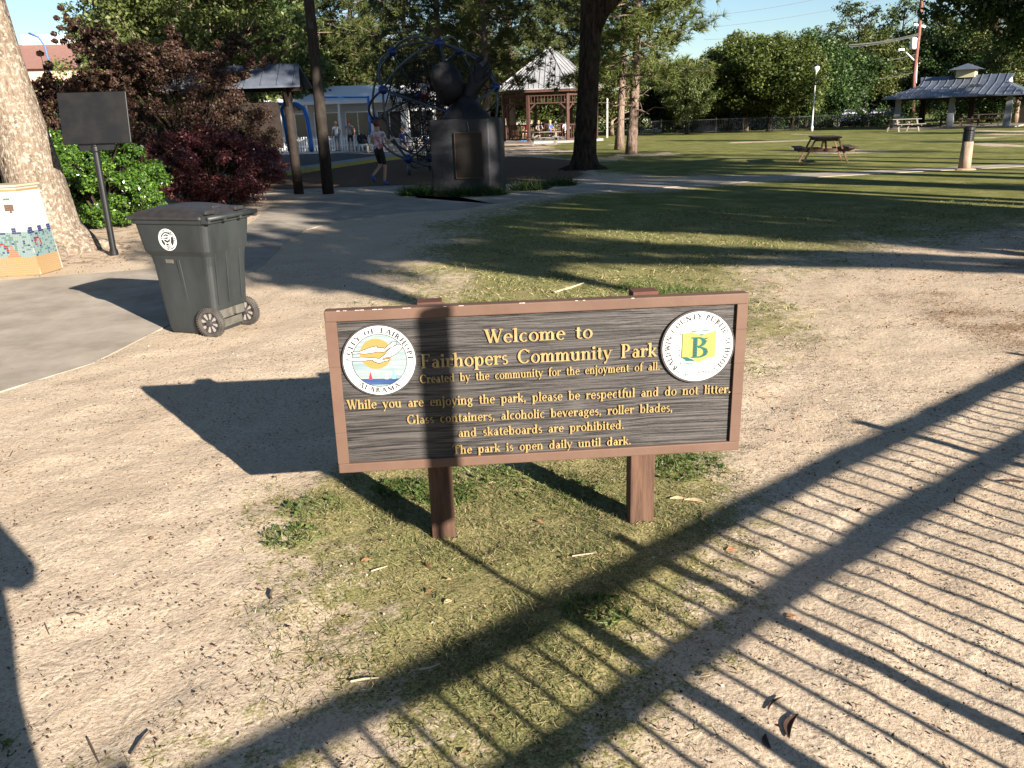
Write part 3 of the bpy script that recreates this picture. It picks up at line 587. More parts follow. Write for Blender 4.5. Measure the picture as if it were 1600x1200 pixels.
# sticker on the near side: which local y faces the camera
_side=1 if (Matrix.Rotation(bn.rotation_euler.z,4,'Z')@Vector((0,1,0))).y<0 else -1
stk=MB(); r=.083
e=disc(r,0,.0015,40).build('town_sticker',mat('sticker_white',(.72,.73,.72),.6),bn); e['label']='round white sticker with gull and sailboats'
sm=Matrix.Translation((.075,_side*.2578,.755))@Matrix.Rotation(R_(180) if _side>0 else 0,4,'Z')@Matrix.Rotation(R_(94.3),4,'X'); e.matrix_local=sm
bo(disc(r*.72,.001,.0020,40),'sticker_field',M_bin,e)
for G in (GULL1,GULL2): bo(MB().prism(gu(G,r*.9),.0015,.0030),'gull_shape',bpy.data.materials['sticker_white'],e)
bo(ring(r*.40,r*.47,.0015,.0024,24),'sun_ring',bpy.data.materials['sticker_white'],e).location=(-r*.05,r*.12,0)
sl_=MB()
for x in(-.3,.12,.32): sl_.prism([((x-.07)*r,-.55*r),((x+.07)*r,-.55*r),(x*r,-.15*r)],.0015,.0026)
sl_.prism([(-.62*r,-.60*r),(.62*r,-.60*r),(.55*r,-.54*r),(-.55*r,-.54*r)],.0015,.0027)
bo(sl_,'sailboat_shapes',bpy.data.materials['sticker_white'],e)
bo_(text_arc('CITY OF FAIRHOPE',r*.76,84,190,r*.17,.0012,.0022),'sticker_lettering',M_bin,e); bo_(text_arc('ALABAMA',r*.76,-92,90,r*.17,.0012,.0022,out=False),'sticker_lettering',M_bin,e)
MB().box((.115,_side*.2295,.585),(.075,.004,.03)).build('moulded_plate',M_dust,bn,bevel=.002)
# ------------------------------------------------------------------ blank black notice board on its pole
nb=empty('notice_board',(-5.17,10.9,0),R_(4),label='blank black notice board on a slim black pole beside the pale tree',cat='notice board')
MB().lathe([(.055,0),(.055,.05),(.040,.08),(.040,1.30),(.050,1.31),(.050,1.36),(.038,1.38),(.045,1.42),(.03,1.44)],16,c=(.0,0,0)).build('pole',M_black,nb,smooth=False,bevel=.003)
bp_=MB().box((.065,-.02,1.70),(.83,.035,.62)).build('board',mat('faded_black_panel',(.006,.0065,.008),.45,col2=(.022,.020,.018),nscale=3,detail=6,rampw=(.45,.9)),nb,bevel=.006)
bp_.rotation_euler=(R_(-8),0,0); bp_.location=(0,-.23,.02)
MB().prism([(-.2,1.32),(.2,1.32),(.24,1.42),(-.24,1.42)],-.012,.012,M=Matrix.Translation((.03,-.01,0))@Matrix.Rotation(R_(90),4,'X')).build('bracket',M_black,nb)
# ------------------------------------------------------------------ mosaic wall (left edge)
mw=empty('mosaic_pillar',(-5.36,9.48,0),R_(9),label='low pillar covered in sea themed mosaic tiles with a sandy base',cat='mosaic pillar')
c_=MB(); 
loft([([(-1.5,0),(-.012,0),(.10,.42),(-1.5,.42)],0),([(-1.5,.01),(-.10,.01),(.0,.40),(-1.5,.40)],.99)],c_); c_.build('core',mat('grout',(.30,.28,.25),.9),mw,bevel=.01)
tc_={k:mat('tile_'+k,c,.35,spec=.5) for k,c in dict(white=(.45,.44,.42),sand=(.26,.17,.08),aqua=(.13,.20,.205),navy=(.02,.035,.10),red=(.17,.022,.015),coral=(.25,.115,.065),teal=(.06,.125,.12),brown=(.09,.045,.028)).items()}
K=list(tc_); tm=MB()
def tcol(u,z):
    # u metres from corner (negative = left), z height
    def nr(a,b,rx,rz): return ((u-a)/rx)**2+((z-b)/rz)**2
    if z<.20:
        if -.52<u<-.43 and z>.04: return 'brown'
        return 'sand'
    if z<.47:
        if .62<nr(-.34,.31,.075,.05)<1.5 and z>.29: return 'red'
        if .62<nr(-.46,.25,.065,.045)<1.5: return 'red'
        if .5<nr(.10,.36,.05,.05)<1.5 and z>.34: return 'red'
        if z-.2<.16-abs(u+.22)*2.2: return 'coral'
        if u<-.45 and z>.34: return 'coral'
        if random.random()<.05: return 'navy'
        return 'aqua' if random.random()<.75 else 'teal'
    if z<.50: return 'navy' if math.sin(u*38)>-.3 else 'aqua'
    if z<.53 and math.sin(u*38+.8)>.5: return 'navy'
    if u<-.44 and z<.56: return 'coral'
    if nr(-.36,.66,.055,.045)<1: return 'brown'
    if nr(-.34,.76,.045,.02)<1: return 'teal'
    if nr(-.12,.76,.05,.045)<1: return 'brown'
    if nr(-.13,.86,.04,.02)<1: return 'teal'
    return 'sand' if z>.93 else 'white'
ts=.0235
nz_=int(.98/ts)
for face in(0,1):
    for i in range(nz_):
        z=(i+.5)*ts; t=z/.99; xr=-.012+(-.10+.012)*t
        rng_=np.arange(-1.45,xr-.005,ts) if face==0 else np.arange(0,.385,ts)
        for uu in rng_:
            if face==0:
                u0=uu+ts/2-xr; cc=K.index(tcol(u0,z)); tm.box((uu+ts/2,.010*t-.001,z),(ts*.86,.008,ts*.86),0,cc)
            else:
                f=(uu+ts/2)/.42; x=xr+.105*f; cc=K.index(tcol(uu,z)); tm.box((x+.002,.01*t+f*.40+.005,z),(.008,ts*.84,ts*.86),math.atan2(-.11,.41),cc)
o=tm.build('mosaic_tile',[tc_[k] for k in K],mw); o['kind']='stuff'
MB().prism([(-1.5,-.01),(-.09,-.01),(.02,.42),(-1.5,.42)],.985,1.012).build('cap',mat('cream_cap',(.34,.30,.22),.7),mw,bevel=.006)
pl=MB().box((-.62,.0,.80),(.40,.02,.16)).build('name_plate',M_white,mw,bevel=.004)
text_line('k',-.475,-.44,.775,.06,.0,.002,seg=6).build('plate_lettering',M_ink,pl).matrix_local=Matrix.Translation((0,-.0105,0))@Matrix.Rotation(R_(90),4,'X')
# ------------------------------------------------------------------ vegetation builders
def unit(a): return a/np.maximum(np.linalg.norm(a,axis=1,keepdims=True),1e-9)
def leaf_quads(C,out,size,asp=.55,rg=rng,up=.35,jit=.9):
    """diamond leaves at centres C, facing roughly 'out'"""
    n=len(C); N=unit(out*.55+rg.normal(size=(n,3))*jit*.6+np.array([0,0,up])); t=unit(np.cross(N,rg.normal(size=(n,3)))); b=np.cross(N,t)
    s=(size*rg.uniform(.45,1.6,size=(n,1)))
    V=np.stack([C-t*s*.5,C+b*s*asp*.5+N*s*.06,C+t*s*.5,C-b*s*asp*.5+N*s*.06],1).reshape(-1,3)
    return V,np.arange(4*n).reshape(n,4)
def crown_pts(centres,rad,per,rg=rng,flat=.75):
    C=np.repeat(centres,per,0); r=np.repeat(rad,per)[:,None]; d=unit(rg.normal(size=(len(C),3))); q=rg.random((len(C),1))**.45
    o=d*q; P=C+o*r*np.array([1,1,flat]); return P,d
def crown_mesh(name,centres,rad,per,size,m,asp=.55,rg=rng,flat=.75):
    P,d=crown_pts(np.array(centres),np.array(rad),per,rg,flat); V,F=leaf_quads(P,d,size,asp,rg); return raw(name,V,F,4,m)
def tuft_mesh(name,C,D,L,w,k,m,rg=rng):
    """pine needle tufts: k thin triangles fanning from each centre about direction D"""
    n=len(C); Cc=np.repeat(C,k,0); Dd=unit(np.repeat(D,k,0)*.75+rg.normal(size=(n*k,3))*.62); s=unit(np.cross(Dd,rg.normal(size=(n*k,3))))
    l=(L*rg.uniform(.7,1.25,size=(n*k,1))); V=np.stack([Cc-s*w*.5,Cc+s*w*.5,Cc+Dd*l-np.array([0,0,1])*l*.12],1).reshape(-1,3)
    return raw(name,V,np.arange(3*n*k).reshape(n*k,3),3,m)
def broad_skeleton(h,r0,first,nl,spread,rg,lean=(0,0),sub=3,up=.55):
    """trunk and limbs; returns tube builder, tips"""
    mb=MB(); tips=[]; pts=[];rad=[]
    n=7
    for i in range(n+1):
        t=i/n; pts.append(Vector((lean[0]*t+.12*h*.1*math.sin(3*t+1),lean[1]*t+.1*h*.1*math.cos(2.6*t),h*.8*t))); rad.append(r0*(1-.78*t)*(1.35 if i==0 else 1))
    mb.tube(pts,rad,10,wob=.25)
    for k in range(nl):
        t=first+(1-first)*(k+rg.random()*.6)/nl; t=min(t,.98); p=pts[int(t*n)].lerp(pts[min(int(t*n)+1,n)],t*n%1); a=2.4*k+rg.random()*.8
        L=spread*(1-.45*(t-first))*rg.uniform(.75,1.1); d=Vector((math.cos(a),math.sin(a),up*rg.uniform(.5,1.5))).normalized(); q=[p]; 
        for j in range(4): d=(d+Vector(rg.normal(size=3)*.16)+Vector((0,0,.06))).normalized(); q.append(q[-1]+d*L/4)
        rr=r0*.42*(1-.5*t); mb.tube(q,[rr*(1-.2*j) for j in range(5)],6,caps=False)
        tips+=[q[3],q[4]]
        for j in range(sub):
            b=q[1+j%3]; dd=(d+Vector(rg.normal(size=3)*.75)).normalized(); l2=L*rg.uniform(.3,.55); e1=b+dd*l2*.5; e2=e1+(dd+Vector(rg.normal(size=3)*.3)).normalized()*l2*.5
            mb.tube([b,e1,e2],[rr*.45,rr*.3,rr*.12],5,caps=False); tips+=[e2,e1]
    return mb,tips
B_pine=bark('pine_bark',(.085,.06,.047),(.25,.185,.15),5); B_dark=bark('dark_furrowed_bark',(.012,.009,.007),(.06,.045,.033),4); B_grey=bark('pale_mottled_bark',(.10,.075,.055),(.21,.165,.125),6,patch=(.33,.29,.24)); B_tan=bark('tan_bark',(.14,.10,.07),(.33,.26,.19),6)
L_mid=leafmat('mid_green_leaves',(.027,.045,.008),(.085,.115,.018),.33,(.16,.185,.045)); L_light=leafmat('light_green_leaves',(.065,.090,.024),(.145,.185,.052),.40,(.24,.26,.11))
L_dark=leafmat('dark_green_leaves',(.014,.034,.009),(.045,.085,.018),.25,(.09,.13,.03)); L_olive=leafmat('olive_leaves',(.06,.085,.022),(.14,.165,.045),.35,(.24,.22,.09))
L_pine=leafmat('pine_needles',(.050,.072,.018),(.115,.145,.032),.28,(.20,.19,.07)); L_pine2=leafmat('shaded_pine_needles',(.03,.05,.012),(.09,.11,.025),.2,(.19,.15,.06))  # second needle set is a darker copy with shade put into its colours
L_red=leafmat('burgundy_leaves',(.050,.014,.019),(.15,.042,.047),.25,(.24,.11,.09),rough=.4,spec=.5); L_redd=leafmat('dusky_burgundy_leaves',(.044,.021,.018),(.105,.054,.040),.25,(.17,.16,.06))
L_hedge=leafmat('glossy_hedge_leaves',(.035,.08,.012),(.09,.19,.025),.2,(.18,.30,.05),rough=.22,spec=.8)
# broadleaf masses : dense round trees
def round_tree(R,H,base,ncl,per,size,leaf,bk,seed,r0=.2,oblate=1.0):
    """crown radius R, total height H, crown bottom 'base'"""
    rg=np.random.default_rng(seed); mb,tips=broad_skeleton(H*.95,r0,max(.2,base/H*.9),9,R*.8,rg)
    hz=(H-base)/2; cz=base+hz; cs=[];rs=[]
    for i in range(ncl):
        d=rg.normal(size=3); d/=np.linalg.norm(d); q=rg.uniform(.45,1.0)**.6; rr=R*rg.uniform(.16,.30)
        lump=1+.34*math.sin(d[0]*4+seed)*math.cos(d[1]*3.3+d[2]*4)
        cs.append([d[0]*q*(R-rr*.6)*lump,d[1]*q*(R-rr*.6)*lump,cz+d[2]*q*(hz-rr*.5)*lump*oblate]); rs.append(rr)
    return mb.mesh('trunk',bk,True),crown_mesh('crown',cs,rs,per,size,leaf,rg=rg)
def plant_tree(meshes,loc,rz,scale,label,group=None,name='broadleaf_tree',cat='tree'):
    t=empty(name,loc,rz,label,cat,group); t.scale=scale if hasattr(scale,'__len__') else (scale,)*3
    link('trunk',meshes[0],t); link('crown',meshes[1],t); return t
def airy_tree(R,H,base,ncl,per,size,leaf,bk,seed,r0=.15,up=.55,cr=(.25,.6),nl=12,sub=5):
    rg=np.random.default_rng(seed); mb,tips=broad_skeleton(H,r0,base/H,nl,R,rg,sub=sub,up=up); T=np.array([tuple(t) for t in tips]); k=rg.integers(0,len(T),ncl); C=T[k]+rg.normal(size=(ncl,3))*.25
    return mb.mesh('trunk',bk,True),crown_mesh('crown',C,rg.uniform(cr[0],cr[1],ncl),per,size,leaf,rg=rg,flat=.6)
def pine_tree(H,r0,base,R,seed,tufts=14,L=.30,w=.022,k=13,nn=4,leaf=None,lean=0,nb=46,dead=8):
    rg=np.random.default_rng(seed); mb=MB(); C=[];D=[]
    P=[Vector((lean*t*H*.1+.06*math.sin(5*t),.05*math.cos(4*t),H*t)) for t in np.linspace(0,1,12)]
    mb.tube(P,[r0*(1.25 if i==0 else 1)*(1-.8*i/11) for i in range(12)],12,wob=.2)
    at=lambda z:P[min(int(z/H*11),10)].lerp(P[min(int(z/H*11)+1,11)],(z/H*11)%1)
    for i in range(nb):
        z=base+(H*.98-base)*((i+rg.random())/nb); f=(z-base)/(H-base); a=i*2.4+rg.random(); L_=R*(1-.72*f**1.4)*rg.uniform(.7,1.12)*(.8+.4*min(f*4,1)) ; d=Vector((math.cos(a),math.sin(a),.02+.4*f)).normalized(); q=[at(z)]
        for j in range(5): d=(d+Vector(rg.normal(size=3)*.10)+Vector((0,0,(-.10 if j<2 else .16)))).normalized(); q.append(q[-1]+d*L_/5)
        rr=max(r0*.22*(1-f*.6),.02); mb.tube(q,[rr*(1-.17*j) for j in range(6)],5,caps=False)
        for j in range(tufts):
            t=rg.uniform(.32,1.0)*5; p=q[min(int(t),4)].lerp(q[min(int(t)+1,5)],t%1); o=Vector(rg.normal(size=3)*np.array([.34,.34,.20])*L_*.30); c=p+o
            dd=(o.normalized()*.6+d*.4+Vector((0,0,.45))).normalized()
            for _ in range(nn): C.append(c+Vector(rg.normal(size=3)*.13)); D.append(dd)
            if j%3==0: mb.tube([p,c],[.014,.008],4,caps=False)
    for i in range(dead):
        z=base*rg.uniform(.45,1.0); a=rg.random()*6.3; d=Vector((math.cos(a),math.sin(a),.15)); q=[at(z)]; l=rg.uniform(.6,1.8)
        for j in range(3): d=(d+Vector(rg.normal(size=3)*.3)).normalized(); q.append(q[-1]+d*l/3)
        mb.tube(q,[.035,.025,.016,.006],5,caps=False)
    return mb.mesh('trunk',B_pine,True),tuft_mesh('crown',np.array([tuple(c) for c in C]),np.array([tuple(c) for c in D]),L,w,k,leaf or L_pine,rg)
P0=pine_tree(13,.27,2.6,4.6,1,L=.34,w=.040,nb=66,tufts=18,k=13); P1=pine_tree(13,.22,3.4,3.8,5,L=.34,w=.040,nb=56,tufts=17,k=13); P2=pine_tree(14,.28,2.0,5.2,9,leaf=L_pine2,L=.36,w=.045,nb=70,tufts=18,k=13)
RT0=round_tree(3.8,7.6,.9,190,170,.20,L_mid,B_dark,21); RT1=round_tree(3.4,6.8,.9,170,160,.20,L_light,B_dark,22); RT2=round_tree(4.4,9,.6,210,150,.23,L_dark,B_dark,23); RT3=round_tree(3.6,8.0,1.0,180,140,.19,L_olive,B_tan,24)
AT0=airy_tree(2.6,10.5,4.0,130,46,.15,L_mid,B_dark,31,cr=(.25,.55)); AT1=airy_tree(3.6,9.5,1.2,300,110,.13,L_light,B_tan,33,cr=(.3,.75),nl=18,up=.9,sub=6)
# background trees seen above the lawn
for i,(ms,px,Y,sc,rz,lab,nm) in enumerate([
 (P2,560,67,1.1,.3,'dark spreading pine rising over the white roof left of the climbing dome','pine_tree'),
 (P0,690,49,1.05,1.9,'broad pine rising behind the statue on its pedestal','pine_tree'),
 (P0,800,62,1.05,4.0,'tall pine with pale broken branches left of the gazebo roof','pine_tree'),
 (P1,880,70,1.0,2.6,'pine crown showing over the gazebo roof','pine_tree'),
 (P2,640,68,1.15,2.2,'pine behind the white roofed building','pine_tree'),
 (P1,760,44,.95,.6,'pine with a bare lower trunk between the statue and the gazebo','pine_tree')]):
    x=apt(px,180,Y).x; plant_tree(ms,(x,Y,0),rz,sc,lab,'pines behind the playground',nm)
pt1=plant_tree(pine_tree(13,.20,2.9,3.4,41,leaf=L_pine,lean=.25,L=.32,w=.030,nb=64,tufts=18,k=14,dead=16),(5.13,34.6,0),0,1,'tall straight pine with a bare pinkish trunk, nearer of the pair by the gazebo','twin pines by the gazebo','pine_tree')
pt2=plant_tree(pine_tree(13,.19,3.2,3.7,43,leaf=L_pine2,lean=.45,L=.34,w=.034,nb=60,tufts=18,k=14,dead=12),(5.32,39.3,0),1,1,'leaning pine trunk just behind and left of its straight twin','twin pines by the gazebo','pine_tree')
for i,(ms,px,Y,sc,rz,lab) in enumerate([
 (RT3,955,66,(.8,.8,.75),.2,'olive green tree behind the thin white post right of the gazebo'),
 (RT2,1040,70,(.8,.8,.62),.8,'dark tree behind the twin pines'),
 (RT1,1075,64,(.62,.62,.75),2.2,'bright green tree at the right edge of the pine needles'),
 (RT0,1140,66,(.92,.92,.86),.0,'round green tree, first of the row left of the lamp post'),
 (RT3,1165,67,(.9,.9,.92),4.2,'olive dark tree wedged between the two round trees'),
 (RT2,1262,68,(.8,.8,.80),2.5,'dark tree close behind the lamp post globe'),
 (RT0,1205,64,(1.0,1.0,.90),1.3,'large round green tree directly left of the lamp post'),
 (RT1,1240,66,(.8,.8,.98),3.2,'bright yellow green tree behind the lamp post'),
 (RT2,1300,70,(.85,.85,.72),2.0,'dark tree right of the lamp post'),
 (RT3,1345,74,(1.0,1.0,.98),4.1,'olive tree behind the overhead wires'),
 (RT2,1400,77,(1.0,1.0,.86),5.0,'dark tree behind the utility pole'),
 (RT2,1465,79,(1.05,1.05,.98),.4,'dark tree above the pavilion roof on the left'),
 (RT3,1500,80,(1.2,1.2,1.1),1.4,'olive tree high above the pavilion cupola'),
 (RT3,1590,66,(1.0,1.0,.9),2.4,'olive tree behind the right end of the pavilion'),
 (RT1,1540,80,(1.0,1.0,.5),2.9,'low bright shrub like tree seen under the pavilion roof'),
 (RT1,1430,78,(.9,.9,.45),1.9,'low bright tree seen between the left pavilion posts'),
 (RT2,1640,76,(1.2,1.2,1.15),5.5,'dark tree at the right edge beyond the pavilion'),
 ]):
    x=apt(px,180,Y).x; plant_tree(ms,(x,Y,0),rz,sc,lab,'trees along the far side of the lawn')
for px,Y,sc,rz,lab in ((1330,74,1.08,.5,'tall airy tree rising over the round trees against the sky'),(1395,78,1.12,2.5,'tall airy tree just left of the utility pole top'),(1285,80,.98,4.0,'thin topped tree against the sky above the lamp post')):
    plant_tree(AT0,(apt(px,180,Y).x,Y,0),rz,sc,lab,'airy trees above the far tree row')
plant_tree(P1,(apt(1145,100,88).x,88,0),.4,(.55,.55,.68),'small distant pine tip showing between the tree row and the wires',None,'pine_tree')
# left background
for i,(ms,px,Y,sc,rz,lab) in enumerate([
 (AT1,300,30,(1.0,1.0,1.1),.3,'pale green feathery tree above the burgundy shrub'),
 (AT1,215,31,(.8,.8,.85),2.0,'pale green feathery tree in front of the pink building'),
 (AT1,375,36,(1.15,1.15,1.15),3.9,'pale green feathery tree behind the small gabled kiosk'),
 (AT1,470,68,(1.7,1.7,1.5),5.1,'light green tree left of the tall dark pole, beyond the pale building'),
 (RT1,440,60,(1.2,1.2,1.3),1.0,'bright green tree behind the blue swing frame'),
 (RT0,250,52,(1.2,1.2,1.3),2.0,'mid green tree behind the burgundy shrub'),
 (RT3,540,72,(1.3,1.3,1.25),4.1,'olive tree over the white roofed building'),
 (RT2,370,64,(1.3,1.3,1.4),2.1,'dark green tree far behind the kiosk roof'),
 (RT2,20,46,(.6,.6,.45),2.1,'dark low tree behind the pale leaning trunk'),
 (RT3,680,78,(1.3,1.3,1.15),3.1,'olive tree far behind the climbing dome'),
 (RT2,760,80,(1.2,1.2,.95),3.1,'dark tree far behind the gazebo'),(RT0,850,82,(1.2,1.2,.9),4.4,'green tree far behind the gazebo posts'),(RT1,905,60,(.40,.40,.42),4.0,'small bright tree seen through the gazebo')]):
    x=apt(px,180,Y).x; plant_tree(ms,(x,Y,-.3 if i<4 else 0),rz,sc,lab,'trees behind the playground on the left')
# far wooded edge closing the horizon
rg=np.random.default_rng(77); cs=[];rs=[]
for i in range(900):
    a=rg.uniform(-48,62); yy=90-.12*max(a,0)+rg.uniform(-2,4); cs.append([a,yy,rg.uniform(.2,1)**.8*rg.uniform(2.5,6.5)]); rs.append(rg.uniform(.8,1.6))
tag(link('distant_woods',crown_mesh('distant_woods',cs,rs,70,.42,L_dark,rg=rg)),kind='stuff')
cs=[];rs=[]
for i in range(330):
    cs.append([rg.uniform(6,60),68.5+rg.uniform(-1,1)+0,rg.uniform(.1,1.8)]); rs.append(rg.uniform(.5,.8))
tag(link('far_shrubbery',crown_mesh('far_shrubbery',cs,rs,120,.15,L_dark,rg=rg)),kind='stuff')
# big dark foreground tree right of the statue
rg=np.random.default_rng(3); t=empty('oak_tree',(2.42,25.8,0),0,'large dark furrowed tree trunk with a forked limb beside the gazebo','tree')
mb=MB(); mb.tube([(-.02,0,-.2),(0,0,.12),(.0,0,.45),(.03,0,1.2),(.12,0,3.0),(.24,0,4.7),(.25,.05,6.5),(.2,0,9)],[.58,.44,.37,.33,.305,.30,.25,.15],18,wob=.3)
mb.tube([(.2,0,3.75),(.50,-.1,4.35),(1.0,-.2,4.85),(1.9,-.3,5.5)],[.24,.22,.19,.15],12); mb.tube([(.2,0,5.5),(-.8,-.2,6.6),(-1.8,-.3,7.3)],[.2,.15,.1],8)
for a in (0.4,1.5,2.7,3.6,4.5,5.5): mb.tube([(0,0,.2),(.48*math.cos(a),.48*math.sin(a),.02),(.95*math.cos(a+.15),.95*math.sin(a+.15),-.06)],[.20,.11,.03],8)
link('trunk',mb.mesh('trunk',B_dark,True),t)
C=[[rg.uniform(-6.5,6.5),rg.uniform(-6.5,6),rg.uniform(7.6,11)] for _ in range(260)]; link('crown',crown_mesh('crown',C,[.95]*260,60,.26,L_dark,rg=rg),t)  # unseen crown widened to block sky light over the middle lawn
# pale leaning trunk at the left
t=empty('sycamore_tree',(-6.30,11.55,0),0,'large pale mottled trunk leaning left beside the mosaic pillar','tree')
mb=MB(); mb.tube([(.10,0,-.2),(.05,0,.05),(.0,0,.28),(-.05,0,.7),(-.14,0,1.5),(-.26,0,2.5),(-.38,.0,3.5),(-.5,.1,5),(-.6,.1,7.5)],[.66,.50,.41,.375,.345,.32,.30,.27,.18],22,wob=.22)
mb.tube([(-.4,0,3.9),(.6,-.2,4.6),(1.4,-.3,5.1)],[.13,.09,.05],8); mb.tube([(-.45,0,4.4),(-1.6,-.2,5.2),(-2.5,0,5.6)],[.14,.1,.05],8)
for a in (.2,1.2,2.3,4.1,5.3): mb.tube([(0,0,.2),(.55*math.cos(a),.55*math.sin(a),.02),(1.1*math.cos(a),1.1*math.sin(a),-.06)],[.20,.11,.03],8)
link('trunk',mb.mesh('trunk',B_grey,True),t)
rg=np.random.default_rng(8); C=[[rg.uniform(-.2,1.25),rg.uniform(1.5,4.5),rg.uniform(3.55,4.8)] for _ in range(20)]+[[rg.normal()*1.8-.5,rg.normal()*1.8,rg.uniform(5.2,8)] for _ in range(70)]
link('crown',crown_mesh('crown',C,[.34]*20+[.55]*70,70,.075,L_mid,rg=rg),t)
# hedge and burgundy shrubs
def shrub(name,loc,R,H,n,per,size,leaf,seed,label,cat='shrub',group=None,zlo=.1,arch=False):
    rg=np.random.default_rng(seed); t=empty(name,loc,0,label,cat,group); mb=MB(); cs=[];rs=[]
    for i in range(16):
        a=rg.random()*6.28; rr=rg.uniform(.3,.9); top=Vector((R[0]*rr*math.cos(a),R[1]*rr*math.sin(a),H*rg.uniform(.5,1))); mid=top*.45+Vector(rg.normal(size=3)*.1); mid.z=top.z*.55
        mb.tube([(0,0,0),mid,top],[.035,.02,.006],5,caps=False)
    for i in range(n):
        d=rg.normal(size=3); d/=np.linalg.norm(d); q=rg.uniform(.5,1)**.5; z=H*.5+d[2]*q*H*.5
        lump=1+.2*math.sin(d[0]*5+seed)*math.cos(d[1]*4+d[2]*5); cs.append([d[0]*q*R[0]*lump,d[1]*q*R[1]*lump,max(z,zlo)]); rs.append(rg.uniform(.5,1.1)*min(R)*.2)
    if arch:
        for i in range(26):
            a=rg.uniform(0,6.28); l=rg.uniform(.9,1.55); 
            b=Vector((R[0]*.6*math.cos(a),R[1]*.6*math.sin(a),H*rg.uniform(.75,.95))); e=b+Vector((math.cos(a)*l,math.sin(a)*l*.6,rg.uniform(.2,.9)))
            mb.tube([(0,0,H*.3),b,e],[.02,.012,.004],4,caps=False)
            for j in range(9): p=b.lerp(e,j/8); cs.append(list(p+Vector(rg.normal(size=3)*.06))); rs.append(.11*(1.3-j*.09))
    link('stem',mb.mesh('stem',B_dark,False),t); link('foliage',crown_mesh('foliage',cs,rs,per,size,leaf,asp=.5,rg=rg,flat=.7),t); return t
shrub('evergreen_hedge',(-6.85,14.3,0),(1.05,.9),1.45,210,210,.050,L_hedge,51,'glossy bright green hedge behind the pale trunk and notice board',zlo=.12)
shrub('evergreen_hedge',(-8.6,15.2,0),(1.3,.9),1.75,160,170,.06,L_hedge,52,'dark part shaded hedge left of the bright glossy one',zlo=.12)
shrub('burgundy_shrub',(-6.1,17.6,0),(1.45,1.1),1.55,230,200,.052,L_red,53,'burgundy leaved shrub, lower and redder one behind the bin',zlo=.1)
shrub('burgundy_shrub',(-6.95,18.9,0),(1.75,1.4),3.3,250,150,.055,L_redd,54,'tall dusky burgundy shrub with arching sprays beside the kiosk',arch=True)
shrub('burgundy_shrub',(-9.3,18.3,0),(1.3,1.1),2.6,170,150,.060,L_redd,55,'dusky burgundy shrub behind the black notice board',arch=True)
# right hand oak with dark limbs behind the pavilion, and the bough hanging into the top right corner
rg=np.random.default_rng(12); bx=apt(1562,205,70).x
t=empty('oak_tree',(bx,70,0),0,'spreading oak with dark twisting limbs above the pavilion','tree'); mb=MB()
mb.tube([(-.2,0,-.2),(0,0,.4),(.1,0,2),(.2,0,3.4)],[.75,.6,.52,.5],12,wob=.3)
for q in ([(.2,0,3.2),(-.4,0,4.6),(-1.4,-.4,5.6),(-3,-.6,6.1),(-4.5,-1,6.9)],[(.2,0,3.3),(.4,0,5.2),(.1,0,7.2),(.6,0,9)],[(.25,0,3.3),(1.2,-.3,4.6),(2.6,-.5,5.4),(4.2,-.8,5.6)],[(.2,0,2.9),(1.5,-.5,3.6),(3.4,-.7,4.0)],[(-1.4,-.4,5.6),(-1.8,-.2,7),(-2.6,0,8.2)],[(1.2,-.3,4.6),(1.4,0,6.4),(2.2,0,8)]): mb.tube(q,[.34*(1-.2*i) for i in range(len(q))],8,wob=.3)
t.scale=(1.25,)*3; link('trunk',mb.mesh('trunk',B_dark,True),t); C=[[rg.normal()*3.4,rg.normal()*2.2+1,rg.uniform(6.2,10.5)] for _ in range(120)]+[[rg.normal()*3.8,2.5+rg.normal(),rg.uniform(4.4,7)] for _ in range(60)]
link('crown',crown_mesh('crown',C,[.75]*180,70,.16,L_olive,rg=rg),t)
rg=np.random.default_rng(14); t=empty('oak_tree',(16.8,17.5,0),0,'tree out of frame at right whose dark leafy bough hangs into the top right corner','tree'); mb=MB()
mb.tube([(0,0,-.1),(0,0,1.5),(.1,.1,4),(0,0,7)],[.4,.32,.28,.2],12,wob=.3); C=[]
for px,py,Y in ((1590,6,17),(1560,14,17.5),(1530,16,17),(1500,8,17.2),(1475,-6,17),(1540,-10,17),(1570,28,17.5),(1600,22,17.5),(1585,45,17),(1610,50,17),(1520,-25,17.4),(1560,-30,17),(1600,-20,17),(1630,10,17),(1640,-20,17)):
    p=apt(px,py,Y)-Vector((16.8,17.5,0))
    for _ in range(3): C.append(list(p+Vector(rg.normal(size=3)*.2)))
    mb.tube([(.05,.05,5),(p*.5+Vector((0,0,2.6))),p],[.07,.04,.012],5,caps=False)
n1=len(C); C+=[[rg.normal()*1.9,rg.normal()*1.9,rg.uniform(5.2,9)] for _ in range(90)]
link('trunk',mb.mesh('trunk',B_dark,True),t); link('crown',crown_mesh('crown',C,[.38]*n1+[.6]*90,130,.10,L_dark,rg=rg),t)
